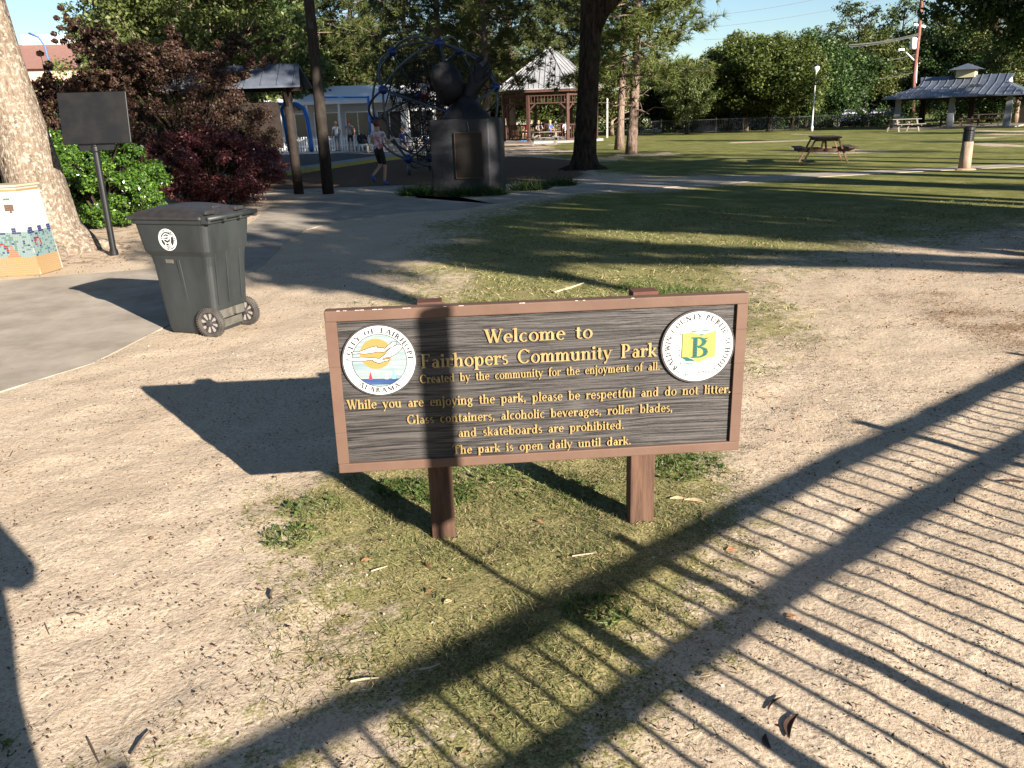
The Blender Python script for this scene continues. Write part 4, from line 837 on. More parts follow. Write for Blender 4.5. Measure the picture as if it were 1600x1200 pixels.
# trees behind and to the right of the camera that throw the long shadows over the lawn
def caster(G,z,R,seed,kind,lab):
    """tree whose crown, centred at height z, puts its shade round the ground point G"""
    k=z/SUN.z; T=Vector((G[0],G[1],0))+SUN*k; T.z=0; rg=np.random.default_rng(seed); mb=MB(); C=[]
    pp=.784*G[0]+.621*G[1]; off=Vector((.784,.621,0))*(max(0,11.8-pp) if 1<pp<11.8 else 0)   # trunk stands aside, crown reaches over
    leaf,bk=(L_pine,B_pine) if kind=='pine' else (L_mid,B_dark)
    t=empty('pine_tree' if kind=='pine' else 'oak_tree',T+off,0,lab,'tree','trees out of frame that shade the lawn')
    top=-off; mb.tube([(0,0,-.1),Vector((0,0,z*.45))+top*.03,Vector((0,0,z*.75))+top*.45,Vector((0,0,z*.93))+top*.85,Vector((0,0,z))+top],[.24,.20,.16,.12,.08],8)
    if kind=='pine':
        for i in range(26):
            zz=z-R*.8+R*1.7*i/26; a=i*2.4; l=R*(1-.5*i/34)*rg.uniform(.6,1.3); e=top+Vector((math.cos(a)*l,math.sin(a)*l,zz+.3)); mb.tube([top+Vector((0,0,zz)),e],[.04,.015],4,caps=False)
            for j in range(5): C.append(list((top+Vector((0,0,zz))).lerp(e,rg.uniform(.3,1))+Vector(rg.normal(size=3)*.2)))
        rs=[.30]*len(C); per=15; sz=.19
    else:
        for i in range(12):
            a=i*2.4; l=R*rg.uniform(.6,1.35); p=top+Vector((0,0,z*.8+R*.3*(i/12))); e=top+Vector((math.cos(a)*l,math.sin(a)*l,z+R*rg.uniform(-.6,.8))); mb.tube([p,(p+e)/2+Vector((0,0,.3)),e],[.08,.05,.02],5,caps=False)
            for j in range(6): C.append(list(((p+e)/2).lerp(e,rg.uniform(.1,1.1))+Vector(rg.normal(size=3)*R*.18)))
        rs=list(rg.uniform(.22,.5,len(C))); per=60; sz=.15
    link('trunk',mb.mesh('trunk',bk),t); link('crown',crown_mesh('crown',C,rs,per,sz,leaf,rg=rg,asp=.3 if kind=='pine' else .55,flat=.6),t)
def sky_block_oak(x,y,R,seed,lab,z0=8.5,z1=13.5,n=330):  # wide oaks added out of view to cut sky light and deepen the shade
    rg=np.random.default_rng(seed); t=empty('oak_tree',(x,y,0),0,lab,'tree'); mb=MB(); mb.tube([(0,0,-.1),(0,0,3),(.2,0,7),(.2,0,11)],[.55,.42,.34,.15],12,wob=.3); C=[]
    for i in range(14):
        a=i*2.4; l=R*rg.uniform(.6,1); e=Vector((math.cos(a)*l,math.sin(a)*l,rg.uniform(z0+.5,z1))); mb.tube([(0,0,4+.35*i),e*.45+Vector((0,0,4.2)),e],[.2,.12,.03],6,caps=False)
    for i in range(n): a=rg.random()*6.283; q=R*rg.random()**.5; C.append([q*math.cos(a),q*math.sin(a),rg.uniform(z0,z1)])
    link('trunk',mb.mesh('trunk',B_dark,True),t); link('crown',crown_mesh('crown',C,[1.0]*n,60,.36,L_dark,rg=rg),t)
for x,y,sd in ((9.6,3.6,321),(11.7,2.6,322),(13.6,4.4,323),(15.2,5.2,324)):
    rg=np.random.default_rng(sd); t=empty('pine_tree',(x,y,0),0,'tree out of frame that only shows by its shadow on the ground','tree','trees out of frame that shade the lawn'); mb=MB(); mb.tube([(0,0,-.1),(.05,.03,4),(-.05,.05,8),(0,0,13)],[.17,.14,.12,.05],10)
    for k in range(9):
        a=rg.random()*6.28; z_=rg.uniform(3,9); mb.tube([(0,0,z_),(math.cos(a)*.7,math.sin(a)*.7,z_+.25),(math.cos(a)*1.2,math.sin(a)*1.2,z_+.2)],[.035,.02,.008],4,caps=False)
    link('trunk',mb.mesh('trunk',B_pine),t); C=[[rg.normal()*1.1,rg.normal()*1.1,rg.uniform(9.5,13.5)] for _ in range(60)]; link('crown',crown_mesh('crown',C,[.4]*60,40,.2,L_pine,rg=rg,asp=.3),t)
sky_block_oak(-14.5,2.5,8.5,301,'added oak to block sky light, out of frame left of the paved walk')
sky_block_oak(-7.5,-9,7.5,302,'added oak to block sky light, out of frame behind and left of the camera')
sky_block_oak(-15.5,17.5,8,304,'added oak to block sky light, out of frame left of the clipped hedge',z0=9)
sky_block_oak(11,7.5,6.0,305,'added oak to block sky light, out of frame right of the bare sand, nearer one',z0=9.5,n=220)
sky_block_oak(18,5.0,7.0,303,'added oak to block sky light, out of frame right of the bare sand',z0=9.5)
CAST=[((3.9,10.9),8,.9,'pine'),((6.2,10.7),8,1.0,'pine'),((8.6,10.3),8,.9,'pine'),((11,11.4),8.5,1.0,'oak'),((-3.3,10.4),8,.7,'oak'),((-1.8,11.2),8,1.0,'oak'),((.4,10.9),8,.9,'pine'),((-2.4,14.2),9,.8,'oak'),((.6,13.6),9,.8,'pine'),((5.2,13.4),8.5,.9,'pine'),((10.9,14.6),9,.8,'pine'),
 ((4.6,16.6),10,.8,'oak'),((-3.6,17.5),12,2.1,'oak'),((-.4,20.5),13,2.0,'oak'),((3.2,20.6),12,1.4,'pine'),((-4.6,26.0),13,2.3,'oak'),((-7.5,33.0),13,2.4,'oak'),((-1.2,29.5),14,2.3,'oak'),((-11.5,31.0),13,2.3,'oak'),((-3.2,36),13,2.2,'oak'),
 ((7.5,26),13,1.1,'pine'),((13,31),12,1.1,'pine'),((21,34),12,1.3,'pine'),((12,47),12,1.3,'pine'),((24,48),12,1.5,'oak'),((11,65),10,2.4,'oak'),((17,65),10,2.4,'oak'),((23,64),10,2.4,'oak'),((29.5,57),11,2.2,'oak'),((34.5,60),11,2.2,'oak'),((3.5,27),13,1.8,'oak'),((-2.0,17.0),12,1.6,'oak'),
 ((-5.0,20.5),12,2.1,'oak'),((.9,17.0),11,1.0,'oak'),((-9.8,21.5),12,1.9,'oak'),((-14,40),13,2.5,'oak'),((-9,45),13,2.5,'oak'),((-8,52),13,2.5,'oak'),((-1.6,16.0),10,.8,'pine')]
for i,(G,z,R,k) in enumerate(CAST): caster(G,z,R,100+i,k,'tree out of frame that only shows by its shadow on the ground')
# ------------------------------------------------------------------ structures
M_metal=mat('galvanised_roof',(.26,.265,.28),.5,metal=.2,col2=(.33,.335,.35),nscale=2.5,spec=.5); M_metal_d=mat('weathered_metal_roof',(.07,.085,.115),.45,metal=.2,col2=(.12,.14,.18),nscale=1.5)
M_redw=mat('red_brown_timber',(.05,.023,.018),.75,col2=(.075,.035,.027),nscale=6); M_dkw=mat('dark_timber',(.014,.010,.008),.8,col2=(.028,.02,.016),nscale=7,bump=.3,bscale=30)
M_greyw=mat('weathered_grey_timber',(.15,.13,.11),.85,col2=(.22,.195,.17),nscale=8,stretch=(1,6,6),bump=.3,bscale=40); M_wht=mat('white_paint',(.74,.75,.76),.6); M_col=mat('grey_column_paint',(.16,.17,.19),.7)
def frame_from(mb,name,m,p,**k): return mb.build(name,m,p,**k)
# gazebo (octagonal)
GR=3.35; gz=empty('gazebo',(3.05,55.8,0),0,'octagonal gazebo with a silver metal roof and red brown railings','gazebo'); gz.scale=(1,1,1.04)
MB().prism([(3.5*math.cos(R_(22.5+45*i)),3.5*math.sin(R_(22.5+45*i))) for i in range(8)],-.05,.12).build('floor_slab',M_conc2,gz)
a0=16; pt=lambda r,i,z:Vector((r*math.cos(R_(a0+45*i)),r*math.sin(R_(a0+45*i)),z))
ap=Vector((0,0,5.45))
for i in range(8):
    p,q=pt(3.65,i,3.05),pt(3.65,i+1,3.05); mb=MB(); n=((q-p).cross(ap-p)).normalized()
    mb.add([p,q,ap,p-Vector((0,0,.06)),q-Vector((0,0,.06)),ap-Vector((0,0,.06))],[(0,1,2),(5,4,3),(0,3,4,1),(1,4,5,2),(2,5,3,0)]); pn=mb.build('roof_panel',M_metal,gz)
    for k in range(1,9):
        b=p.lerp(q,k/9); t_=1-abs(2*k/9-1); top=b.lerp(ap,0) ; e=(p+q)/2; d=(ap-e); L=t_*1.0; MB().bar(b+n*.02,b+d*L*.98+n*.02,.035,.05,up=n).build('seam',M_metal,pn)
    MB().bar(p+Vector((0,0,.03)),ap+Vector((0,0,.03)),.10,.06).build('ridge_cap',M_metal,gz)
    a,b=pt(3.55,i,2.95),pt(3.55,i+1,2.95); MB().bar(a,b,.05,.2).build('fascia_board',M_redw,gz)
    c=pt(3.15,i,0); MB().box((c.x,c.y,1.5),(.17,.17,2.95),R_(a0+45*i)).build('post',M_redw,gz)
    d=pt(3.15,i+1,0)
    fr=MB(); fr.bar(c+Vector((0,0,2.72)),d+Vector((0,0,2.72)),.08,.16); fr.bar(c+Vector((0,0,2.25)),d+Vector((0,0,2.25)),.05,.06); fr.build('beam',M_redw,gz)
    for t_ in np.linspace(.08,.92,11):
        s_=c.lerp(d,t_); MB().box((s_.x,s_.y,2.46),(.035,.035,.36),R_(a0+45*i+67)).build('frieze_slat',M_redw,gz) if i in(4,5,6,3) else None
    MB().bar(c+Vector((0,0,1.8)),c.lerp(d,.2)+Vector((0,0,2.25)),.05,.08).build('brace',M_redw,gz); br=MB(); br.bar(d+Vector((0,0,1.8)),d.lerp(c,.2)+Vector((0,0,2.25)),.05,.08); br.build('brace',M_redw,gz)
    if i not in (5,):
        r_=MB(); r_.bar(c+Vector((0,0,1.02)),d+Vector((0,0,1.02)),.08,.06); r_.bar(c+Vector((0,0,.22)),d+Vector((0,0,.22)),.05,.06); r_.build('railing',M_redw,gz)
        for t_ in np.linspace(.06,.94,15):
            s_=c.lerp(d,t_); MB().box((s_.x,s_.y,.62),(.04,.04,.76),R_(a0+45*i+67)).build('baluster',M_redw,gz)
def picnic_table(loc,rz,label,m_top,m_leg,L=1.8,group=None,h=.75,nplank=5):
    t=empty('picnic_table',loc,rz,label,'picnic table',group)
    for i in range(nplank): MB().box((0,(-.5*(nplank-1)+i)*.145,h-.02),(L,.135,.04)).build('tabletop_plank',m_top,t,bevel=.004)
    for s in(-1,1):
        for k in(-1,1): MB().box((0,s*(.70+k*.072),.44),(L,.135,.04)).build('seat_plank',m_top,t,bevel=.004)
        x=s*(L/2-.30)
        for k in(-1,1): MB().bar((x,k*.30,h-.04),(x,k*.62,.0),.045,.10,up=(1,0,0)).build('leg',m_leg,t)
        MB().box((x+.047,0,.375),(.045,1.56,.095)).build('seat_support',m_leg,t); MB().box((x+.047,0,h-.085),(.045,.68,.085)).build('tabletop_support',m_leg,t)
        MB().bar((x,0,.36),(x*.25,0,h-.07),.045,.09).build('brace',m_leg,t)
    return t
M_tt=mat('stained_table_wood',(.04,.028,.024),.75,col2=(.09,.065,.052),nscale=6,stretch=(1,5,5)); M_tl=mat('warm_leg_wood',(.13,.078,.048),.8,col2=(.19,.12,.08),nscale=8)
picnic_table((9.45,25.3,0),R_(77),'single wooden picnic table standing out on the lawn',M_tt,M_tl,L=1.7)
picnic_table((2.25,48.6,0),R_(2),'pale weathered picnic table in front of the gazebo',M_greyw,M_greyw,L=1.9)
picnic_table((24.4,52.6,0),R_(8),'weathered picnic table at the left end of the pavilion',M_greyw,M_greyw,L=1.9)
for x,y,lab in((30.2,58.2,'table under the pavilion between the first posts'),(32.4,57.6,'table under the pavilion near its middle'),(33.4,60.2,'table under the pavilion towards its right end')): picnic_table((x,y,.06),R_(-30),'dark picnic '+lab,M_tt,M_tt)
# kiosk with gabled roof on round posts
ks=empty('gabled_kiosk',(-4.87,19.95,0),0,'small kiosk with a grey gabled roof on dark timber posts','kiosk')
MB().tube([(0,0,-.1),(-.02,0,1.2),(-.04,0,2.45)],[.115,.105,.10],12).build('post',M_dkw,ks,smooth=True); MB().tube([(-2.3,.1,-.1),(-2.3,.1,2.45)],.10,12).build('post',M_dkw,ks,smooth=True)
for s in(-1,1):
    r_=MB(); r_.add([(-2.75,s*.62,2.38),(.42,s*.62,2.38),(.30,0,2.86),(-2.65,0,2.86),(-2.75,s*.62,2.34),(.42,s*.62,2.34),(.30,0,2.81),(-2.65,0,2.81)],[(0,1,2,3),(7,6,5,4),(0,4,5,1),(1,5,6,2),(2,6,7,3),(3,7,4,0)]); rp=r_.build('roof_panel',M_metal_d,ks)
    for k in range(9): MB().bar((-2.6+k*.36,s*.61,2.40),(-2.55+k*.35,0,2.88),.02,.03).build('seam',M_metal_d,rp)
MB().add([(.26,-.55,2.38),(.26,.55,2.38),(.24,0,2.80),(.2,-.55,2.38),(.2,.55,2.38),(.18,0,2.80)],[(0,1,2),(5,4,3),(0,3,4,1),(1,4,5,2),(2,5,3,0)]).build('gable_board',M_dkw,ks)
MB().bar((-2.6,0,2.36),(.3,0,2.36),.12,.16).build('beam',M_dkw,ks)
MB().box((-1.2,.02,1.55),(1.9,.06,1.0)).build('notice_panel',M_dkw,ks)
b_=MB(); b_.bar((-.03,0,1.9),(.02,-.45,2.35),.06,.08); b_.bar((-.03,0,1.9),(.02,.45,2.35),.06,.08); b_.build('brace',M_dkw,ks)
tp=empty('utility_pole',(-4.13,19.7,0),0,'tall dark round timber pole between the kiosk and the statue','pole')
MB().tube([(0,0,-.1),(0,0,2),(-.02,0,4.5),(-.03,0,8)],[.135,.125,.112,.10],14).build('pole',mat('dark_pole_wood',(.018,.014,.012),.85,col2=(.04,.032,.026),nscale=7,stretch=(3,3,.6)),tp,smooth=True)
MB().box((0,-.13,3.6),(.1,.03,.14)).build('tag_plate',M_black,tp)
# swing frame (blue)
M_blue=mat('blue_powder_coat',(.02,.17,.62),.35,spec=.5); M_blue_d=mat('dark_blue_plastic',(.012,.03,.16),.45,spec=.5)
sw=empty('swing_frame',(-9.6,36,0),0,'bright blue arched swing frame on the playground','swing frame')
swp=lambda px,py,Y: apt(px,py,Y)-Vector((-9.6,36,0))
Yw=36
MB().tube([swp(448,163,Yw),swp(420,162,Yw),swp(300,158,40)],.07,10).build('top_bar',M_blue,sw,smooth=True)
MB().tube([swp(446,162,Yw),swp(464,163,Yw-.2),swp(475,170,Yw-.5),swp(480,186,Yw-.8),swp(484,210,Yw-1.2),swp(487,236,Yw-1.5)],.085,12).build('leg',M_blue,sw,smooth=True)
MB().tube([swp(446,162,Yw),swp(440,170,Yw+.3),swp(446,200,Yw+.8),swp(452,236,Yw+1.2)],.075,12).build('leg',M_blue,sw,smooth=True)
for px in(330,360): 
    a=swp(px,160,39); MB().tube([a,a+Vector((0,.1,-1.4))],.01,5).build('chain',M_black,sw); 
    if px==330: MB().box(a+Vector((.12,.1,-1.4)),(.4,.16,.03)).build('seat',M_blue_d,sw)
# single blue posts of a climbing frame behind the tall pole
pf=empty('play_post_frame',apt(506,214,44)*1 ,0,'blue play frame posts seen behind the tall dark pole','play frame'); pf.location.z=0
o=pf.location.copy()
for a,b in (((504,150),(509,220)),((575,150),(579,215))): MB().tube([apt(a[0],a[1],44)-o,apt(b[0],b[1],44)-o],.06,10).build('post',M_blue,pf,smooth=True)
MB().tube([apt(504,152,44)-o,apt(575,152,44)-o],.04,8).build('rail',M_blue,pf,smooth=True)
# rope climbing dome
SC=Vector((-2.1,26.6,2.02)); SR=1.98
dome=empty('climbing_dome',(SC.x,SC.y,0),0,'spherical rope climbing frame of grey tubes with blue joints','climbing frame')
ph=(1+5**.5)/2; IC=np.array([(0,s*1,t*ph) for s in(-1,1) for t in(-1,1)]+[(s*1,t*ph,0) for s in(-1,1) for t in(-1,1)]+[(t*ph,0,s*1) for s in(-1,1) for t in(-1,1)],float); IC/=np.linalg.norm(IC[0])
tg=[(.13,-.40,.90),(-.72,.05,.80),(-.74,-.62,.22),(-.97,.1,-.22),(-.40,-.2,-.9),(.94,-.1,.25),(-.38,.9,.16)]
best=None; rr_=np.random.default_rng(4)
for _ in range(3000):
    q=rr_.normal(size=4); q/=np.linalg.norm(q); w,x,y,z=q; Rm=np.array([[1-2*(y*y+z*z),2*(x*y-z*w),2*(x*z+y*w)],[2*(x*y+z*w),1-2*(x*x+z*z),2*(y*z-x*w)],[2*(x*z-y*w),2*(y*z+x*w),1-2*(x*x+y*y)]])
    v=IC@Rm.T; e=sum(min(((v[:,0]-t[0])**2+(v[:,2]-t[2])**2+.15*(v[:,1]-t[1])**2)) for t in tg)
    if best is None or e<best[0]: best=(e,v)
IV=best[1]; off=Vector((0,0,SC.z))
M_tube=mat('satin_steel_tube',(.06,.075,.10),.35,metal=.4,spec=.5); M_rope=mat('black_rope',(.012,.012,.016),.8)
edges=[(i,j) for i in range(12) for j in range(i) if IV[i]@IV[j]>.4]
for i,j in edges:
    P=[]
    for t in np.linspace(0,1,9):
        v=IV[i]*(1-t)+IV[j]*t; v/=np.linalg.norm(v); P.append(off+Vector(v*SR))
    MB().tube(P,.034,8).build('steel_tube',M_tube,dome,smooth=True)
for v in IV: MB().lathe([(.05,-.12),(.13,-.07),(.15,0),(.13,.07),(.05,.12)],12,c=tuple(off+Vector(v*SR))).build('joint',M_blue_d,dome,smooth=True)
net=MB()
hubp=off+Vector((0,0,.1))
for v in IV:
    net.tube([off+Vector(v*SR),hubp],.014,4,caps=False)
for lv in (.25,.42,.58,.74,.88):
    for i,j in edges: net.tube([hubp.lerp(off+Vector(IV[i]*SR),lv),hubp.lerp(off+Vector(IV[j]*SR),lv)],.012,4,caps=False)
faces=[(i,j,k) for i in range(12) for j in range(i) for k in range(j) if IV[i]@IV[j]>.4 and IV[j]@IV[k]>.4 and IV[i]@IV[k]>.4]
for i,j,k in faces:
    for lv in (.42,.7):
        A=[hubp.lerp(off+Vector(IV[q]*SR),lv) for q in (i,j,k)]; M=[(A[0]+A[1])/2,(A[1]+A[2])/2,(A[0]+A[2])/2]
        for a,b in ((0,1),(1,2),(0,2)): net.tube([M[a],M[b]],.011,4,caps=False)
# central tall rope tube
for k in range(14):
    a=2*math.pi*k/14; net.tube([off+Vector((-.35+.15*math.cos(a),.15*math.sin(a),1.3)),off+Vector((-.35+.42*math.cos(a),.42*math.sin(a),0)),off+Vector((-.35+.25*math.cos(a),.25*math.sin(a),-1.7))],.012,4,caps=False)
for z in np.linspace(-1.6,1.2,15):
    rr=.15+.27*(1-abs(z)/1.7); net.tube([off+Vector((-.35+rr*math.cos(a),rr*math.sin(a),z+.05*math.sin(3*a))) for a in np.linspace(0,6.283,15)],.011,4,caps=False)
net.build('rope_net',M_rope,dome)
low=[v for v in IV if v[2]<-.6]
for v in low:
    p=off+Vector(v*SR); MB().tube([(p.x,p.y,-.1),tuple(p)],.05,10).build('leg',M_tube,dome,smooth=True)
# bronze sculpture on pedestal
pd=empty('statue_pedestal',(-.78,18.75,0),R_(-6),'dark granite pedestal with a framed bronze plaque','pedestal')
M_gran=mat('dark_granite',(.009,.010,.013),.55,col2=(.018,.019,.024),nscale=20,spec=.4,detail=6)
fp=[(-.74,-.55),(.52,-.62),(.74,-.40),(.74,.55),(-.60,.66),(-.80,.4)]
pm=loft([([(x*1.0,y) for x,y in fp],0),([(x*.99,y*.99) for x,y in fp],1.56)]); pm.build('pedestal_block',M_gran,pd,bevel=.02)
MB().prism([(-.72,-.60),(.54,-.67),(.79,-.42),(.79,.6),(-.65,.7),(-.83,.42)],-.1,.035).build('footing',M_conc2,pd)
plq=MB().box((.13,-.613,.82),(.56,.03,.92)).build('plaque',mat('dark_bronze_plaque',(.022,.018,.016),.4,metal=.5),pd); plq.rotation_euler.z=R_(-3)
pf_=MB()
for c,d in (((.13,-.627,1.285),(.60,.03,.018)),((.13,-.627,.355),(.60,.03,.018)),((-.165,-.627,.82),(.018,.03,.912)),((.425,-.627,.82),(.018,.03,.912))): pf_.box(c,d)
f_=pf_.build('plaque_frame',mat('worn_brass',(.07,.045,.028),.5,metal=.5),plq)
MB().tube([(.12,-.62,1.30),(.10,-.63,1.42),(.09,-.615,1.50)],.011,6).build('stain_rod',M_tube,pd)
stt=empty('bronze_sculpture',(-.78,18.75,1.56),R_(-6),'dark bronze sculpture of raised cupped hands and a rounded mass on a draped base','statue')
M_brz=mat('dark_bronze',(.008,.008,.010),.6,metal=.2,col2=(.015,.015,.018),nscale=6,bump=.4,bscale=14,bdist=.02)
def skin(name,verts,edges_,rad,m,parent,lv=2,loc=None,root=0):
    me=bpy.data.meshes.new(name); me.from_pydata(verts,edges_,[]); ob=bpy.data.objects.new(name,me); COL.objects.link(ob)
    md=ob.modifiers.new('s','SKIN'); 
    for i,v in enumerate(me.skin_vertices[0].data): 
        v.radius=rad[i] if hasattr(rad[i],'__len__') else (rad[i],rad[i]); v.use_root=(i==root)
    md.use_smooth_shade=True
    if lv: sb=ob.modifiers.new('u','SUBSURF'); sb.levels=lv; sb.render_levels=lv
    dg=bpy.context.evaluated_depsgraph_get(); nm=bpy.data.meshes.new_from_object(ob.evaluated_get(dg)); 
    bpy.data.objects.remove(ob); nm.materials.clear(); 
    for mm in (m if isinstance(m,(list,tuple)) else [m]): nm.materials.append(mm)
    nm.polygons.foreach_set('use_smooth',[True]*len(nm.polygons))
    o=bpy.data.objects.new(name,nm); COL.objects.link(o)
    if parent is not None:o.parent=parent
    if loc is not None:o.location=loc
    return o
MB().lathe([(.56,-.03),(.52,.06),(.40,.16),(.30,.27),(.22,.38),(.20,.46)],18,c=(-.02,0,0)).build('draped_base',M_brz,stt,smooth=True)
skin('raised_hand',[(0,0,.30),(.08,0,.50),(.20,0,.66),(.27,0,.82),(.28,.02,1.0),(.22,.03,1.12),(.33,.0,1.20),(.43,-.02,1.21),(.38,.05,.95),(.48,.06,1.06),(.52,.06,1.16),(.42,0,.78),(.52,.02,.88),(.55,.02,.99),(.15,-.04,.80),(.12,-.06,.95),(.16,-.08,1.08)],
 [(0,1),(1,2),(2,3),(3,4),(4,5),(5,6),(6,7),(3,8),(8,9),(9,10),(2,11),(11,12),(12,13),(2,14),(14,15),(15,16)],[.20,.17,.17,.13,.09,.07,.055,.03,.075,.06,.035,.07,.055,.03,.07,.05,.03],M_brz,stt)
skin('lower_wrist',[(0,0,.33),(-.14,0,.42),(-.28,0,.52),(-.40,-.06,.60),(-.55,-.10,.72),(-.40,.10,.74),(-.20,-.12,.70)],[(0,1),(1,2),(2,3),(3,4),(2,5),(2,6)],[.17,.15,.13,.09,.05,.06,.05],M_brz,stt)
gm_=MB().lathe([(.02,-.42),(.16,-.36),(.28,-.22),(.335,-.04),(.33,.10),(.27,.25),(.16,.35),(.03,.40)],22)
for i,v in enumerate(gm_.v):
    p=Vector(v); gm_.v[i]=tuple(p*(1.05+.42*noise.noise(p*3.1)+.16*noise.noise(p*9)))
gm_.build('rounded_mass',M_brz,stt,smooth=True).location=(-.38,.02,.74)
# white roofed building behind the playground
wb=empty('white_roof_building',(-10.6,57.5,0),R_(-3),'low pale building with a white metal roof behind the playground','building')
M_pale=mat('pale_grey_wall',(.42,.44,.47),.8); M_dglass=mat('dark_glass',(.02,.025,.03),.15,spec=.6)
MB().box((0,2.4,1.45),(13,4.8,2.9)).build('wall',M_pale,wb)
MB().add([(-7,-.9,2.95),(7,-.9,2.95),(6.8,3,4.0),(-6.8,3,4.0),(-7,-.9,2.75),(7,-.9,2.75),(7,6,2.75),(-7,6,2.75),(7,6,2.95),(-7,6,2.95)],[(0,1,2,3),(4,7,6,5),(0,4,5,1),(3,2,8,9),(1,5,6,8,2),(0,3,9,7,4),(9,8,6,7)]).build('roof',mat('white_metal_roof',(.70,.71,.72),.5),wb)
for i in range(6):
    x=-5.3+i*2.1; w=MB().box((x,-.02,1.35),(1.55,.08,1.7)).build('window',M_dglass,wb)
    fr=MB(); fr.box((x,-.05,2.23),(1.65,.06,.07)); fr.box((x,-.05,.47),(1.65,.06,.07)); fr.box((x-.8,-.05,1.35),(.06,.06,1.7)); fr.box((x+.8,-.05,1.35),(.06,.06,1.7)); fr.box((x,-.05,1.35),(.05,.06,1.7)); fr.build('frame',M_wht,w)
for i in range(7): MB().box((-6.4+i*2.12,-.75,1.35),(.13,.13,2.8)).build('porch_post',M_wht,wb)
# picket fence and low wall in front
fn=empty('white_picket_fence',(-13.5,51.8,0),0,'low white picket fence in front of the pale building','fence')
for s in(.25,.62): MB().box((3.2,0,s+.05),(6.6,.03,.07)).build('rail',M_wht,fn)
for i in range(44): MB().box((i*.15,-.03,.42),(.07,.02,.84)).build('picket',M_wht,fn)
# pink building at the top left with roof terraces
pb=empty('pink_building',(-30.5,62,0),R_(6),'pink stucco building with a brown tiled roof at the top left','building')
M_pink=mat('pink_stucco',(.52,.33,.25),.85,col2=(.56,.37,.28),nscale=2); M_tile=mat('brown_roof_tile',(.16,.085,.07),.8,col2=(.22,.12,.10),nscale=4,stretch=(1,6,6))
MB().box((0,3,2.9),(15,6,5.8)).build('wall',M_pink,pb); MB().box((5.2,4.5,4.2),(5,5,8.6)).build('tower_wall',M_pink,pb)
MB().add([(-7.8,-.4,5.8),(7.8,-.4,5.8),(6.4,2.4,7.6),(-6.4,2.4,7.6),(7.8,6.4,5.8),(-7.8,6.4,5.8)],[(0,1,2,3),(4,5,3,2),(1,4,2),(5,0,3),(0,5,4,1)]).build('roof',M_tile,pb)
MB().box((5.2,4.5,8.62),(5.4,5.4,.3)).build('cornice',mat('cream_trim',(.55,.46,.36),.8),pb)
for x,z in((-5.5,4.2),(-3,4.2),(-.5,4.2),(2,4.2),(-5.5,1.5),(-3,1.5),(-.5,1.5),(2,1.5)): 
    w=MB().box((x,-.02,z),(1.0,.08,1.5)).build('window',M_dglass,pb); MB().box((x,-.05,z-.8),(1.2,.12,.08)).build('sill',bpy.data.materials['cream_trim'],w)
MB().box((-1,2.4,7.9),(5,.1,.7)).build('roof_parapet',M_pale,pb)
M_arch=mat('faded_blue_paint',(.06,.13,.30),.5)
# blue arched pole by the pale trunk
bx=apt(76,120,45); bs=empty('arched_blue_pole',(bx.x,45,0),0,'thin blue arched pole right of the pale leaning trunk','pole')
MB().tube([apt(*q_,45)-Vector((bx.x,45,0)) for q_ in ((78,118),(76,95),(70,72),(60,58),(45,52))],.05,8).build('arch',M_arch,bs,smooth=True)
MB().tube([(0,0,-.1),apt(78,118,45)-Vector((bx.x,45,0))],.05,8).build('upright',M_arch,bs,smooth=True)
M_seam=mat('pale_seam_metal',(.16,.18,.22),.4,metal=.3)
# pavilion with clerestory cupola
px0=Vector((24.3,53.6,0)); 
pv=empty('picnic_pavilion',(31.66,59.73,0),-.646,'open picnic pavilion with a blue grey metal roof and cupola','pavilion')
LX,LY=3.27,3.89
MB().box((0,0,.0),(2*LX+1,2*LY+1,.16)).build('floor_slab',M_conc,pv)
E_=1.99; RZ=3.35
ex,ey=LX+.9,LY+.9; gx=ex-1.56; gz2=2.82
def rpan(P,n):
    mb=MB(); P=[Vector(p) for p in P]; k=len(P); lo=[p-Vector((0,0,.07)) for p in P]; mb.add(P+lo,[tuple(range(k)),tuple(range(2*k-1,k-1,-1))]+[(i,k+i,k+(i+1)%k,(i+1)%k) for i in range(k)]); return mb.build(n,M_metal_d,pv)
for s in(-1,1):
    P=[(-ex,s*ey,E_),(ex,s*ey,E_),(gx,s*1.05,gz2),(gx+.25,0,RZ),(-gx-.25,0,RZ),(-gx,s*1.05,gz2)]
    rp=rpan(P if s<0 else P[::-1],'roof_panel')
    for k in range(-8,9):
        x=k*.50; y1=1.05 if abs(x)<gx else ey-(ex-abs(x))*(ey-1.05)/1.56; z1=E_+(gz2-E_)*(ey-y1)/(ey-1.05)
        sm_=MB().bar((x,s*ey,E_+.02),(x,s*y1,z1+.02),.04,.05)
        if abs(x)<gx: sm_.bar((x,s*1.05,gz2+.02),(x,0,RZ+.02),.04,.05)
        sm_.build('seam',M_seam,rp)
for s in(-1,1):
    P=[(s*ex,-ey,E_-.001),(s*ex,ey,E_-.001),(s*gx,1.05,gz2-.001),(s*gx,-1.05,gz2-.001)]; rpan(P if s>0 else P[::-1],'roof_panel')
    MB().add([(s*(gx+.1),-1.0,gz2),(s*(gx+.1),1.0,gz2),(s*(gx+.1),0,RZ-.08),(s*gx,-1.0,gz2),(s*gx,1.0,gz2),(s*gx,0,RZ-.08)],[(0,1,2),(5,4,3),(0,3,4,1),(1,4,5,2),(2,5,3,0)]).build('gable_vent',M_wht,pv)
cp=MB(); cp.box((0,0,3.5),(1.15,1.15,.6)); cpo=cp.build('cupola',mat('cream_yellow_paint',(.50,.46,.30),.7),pv)
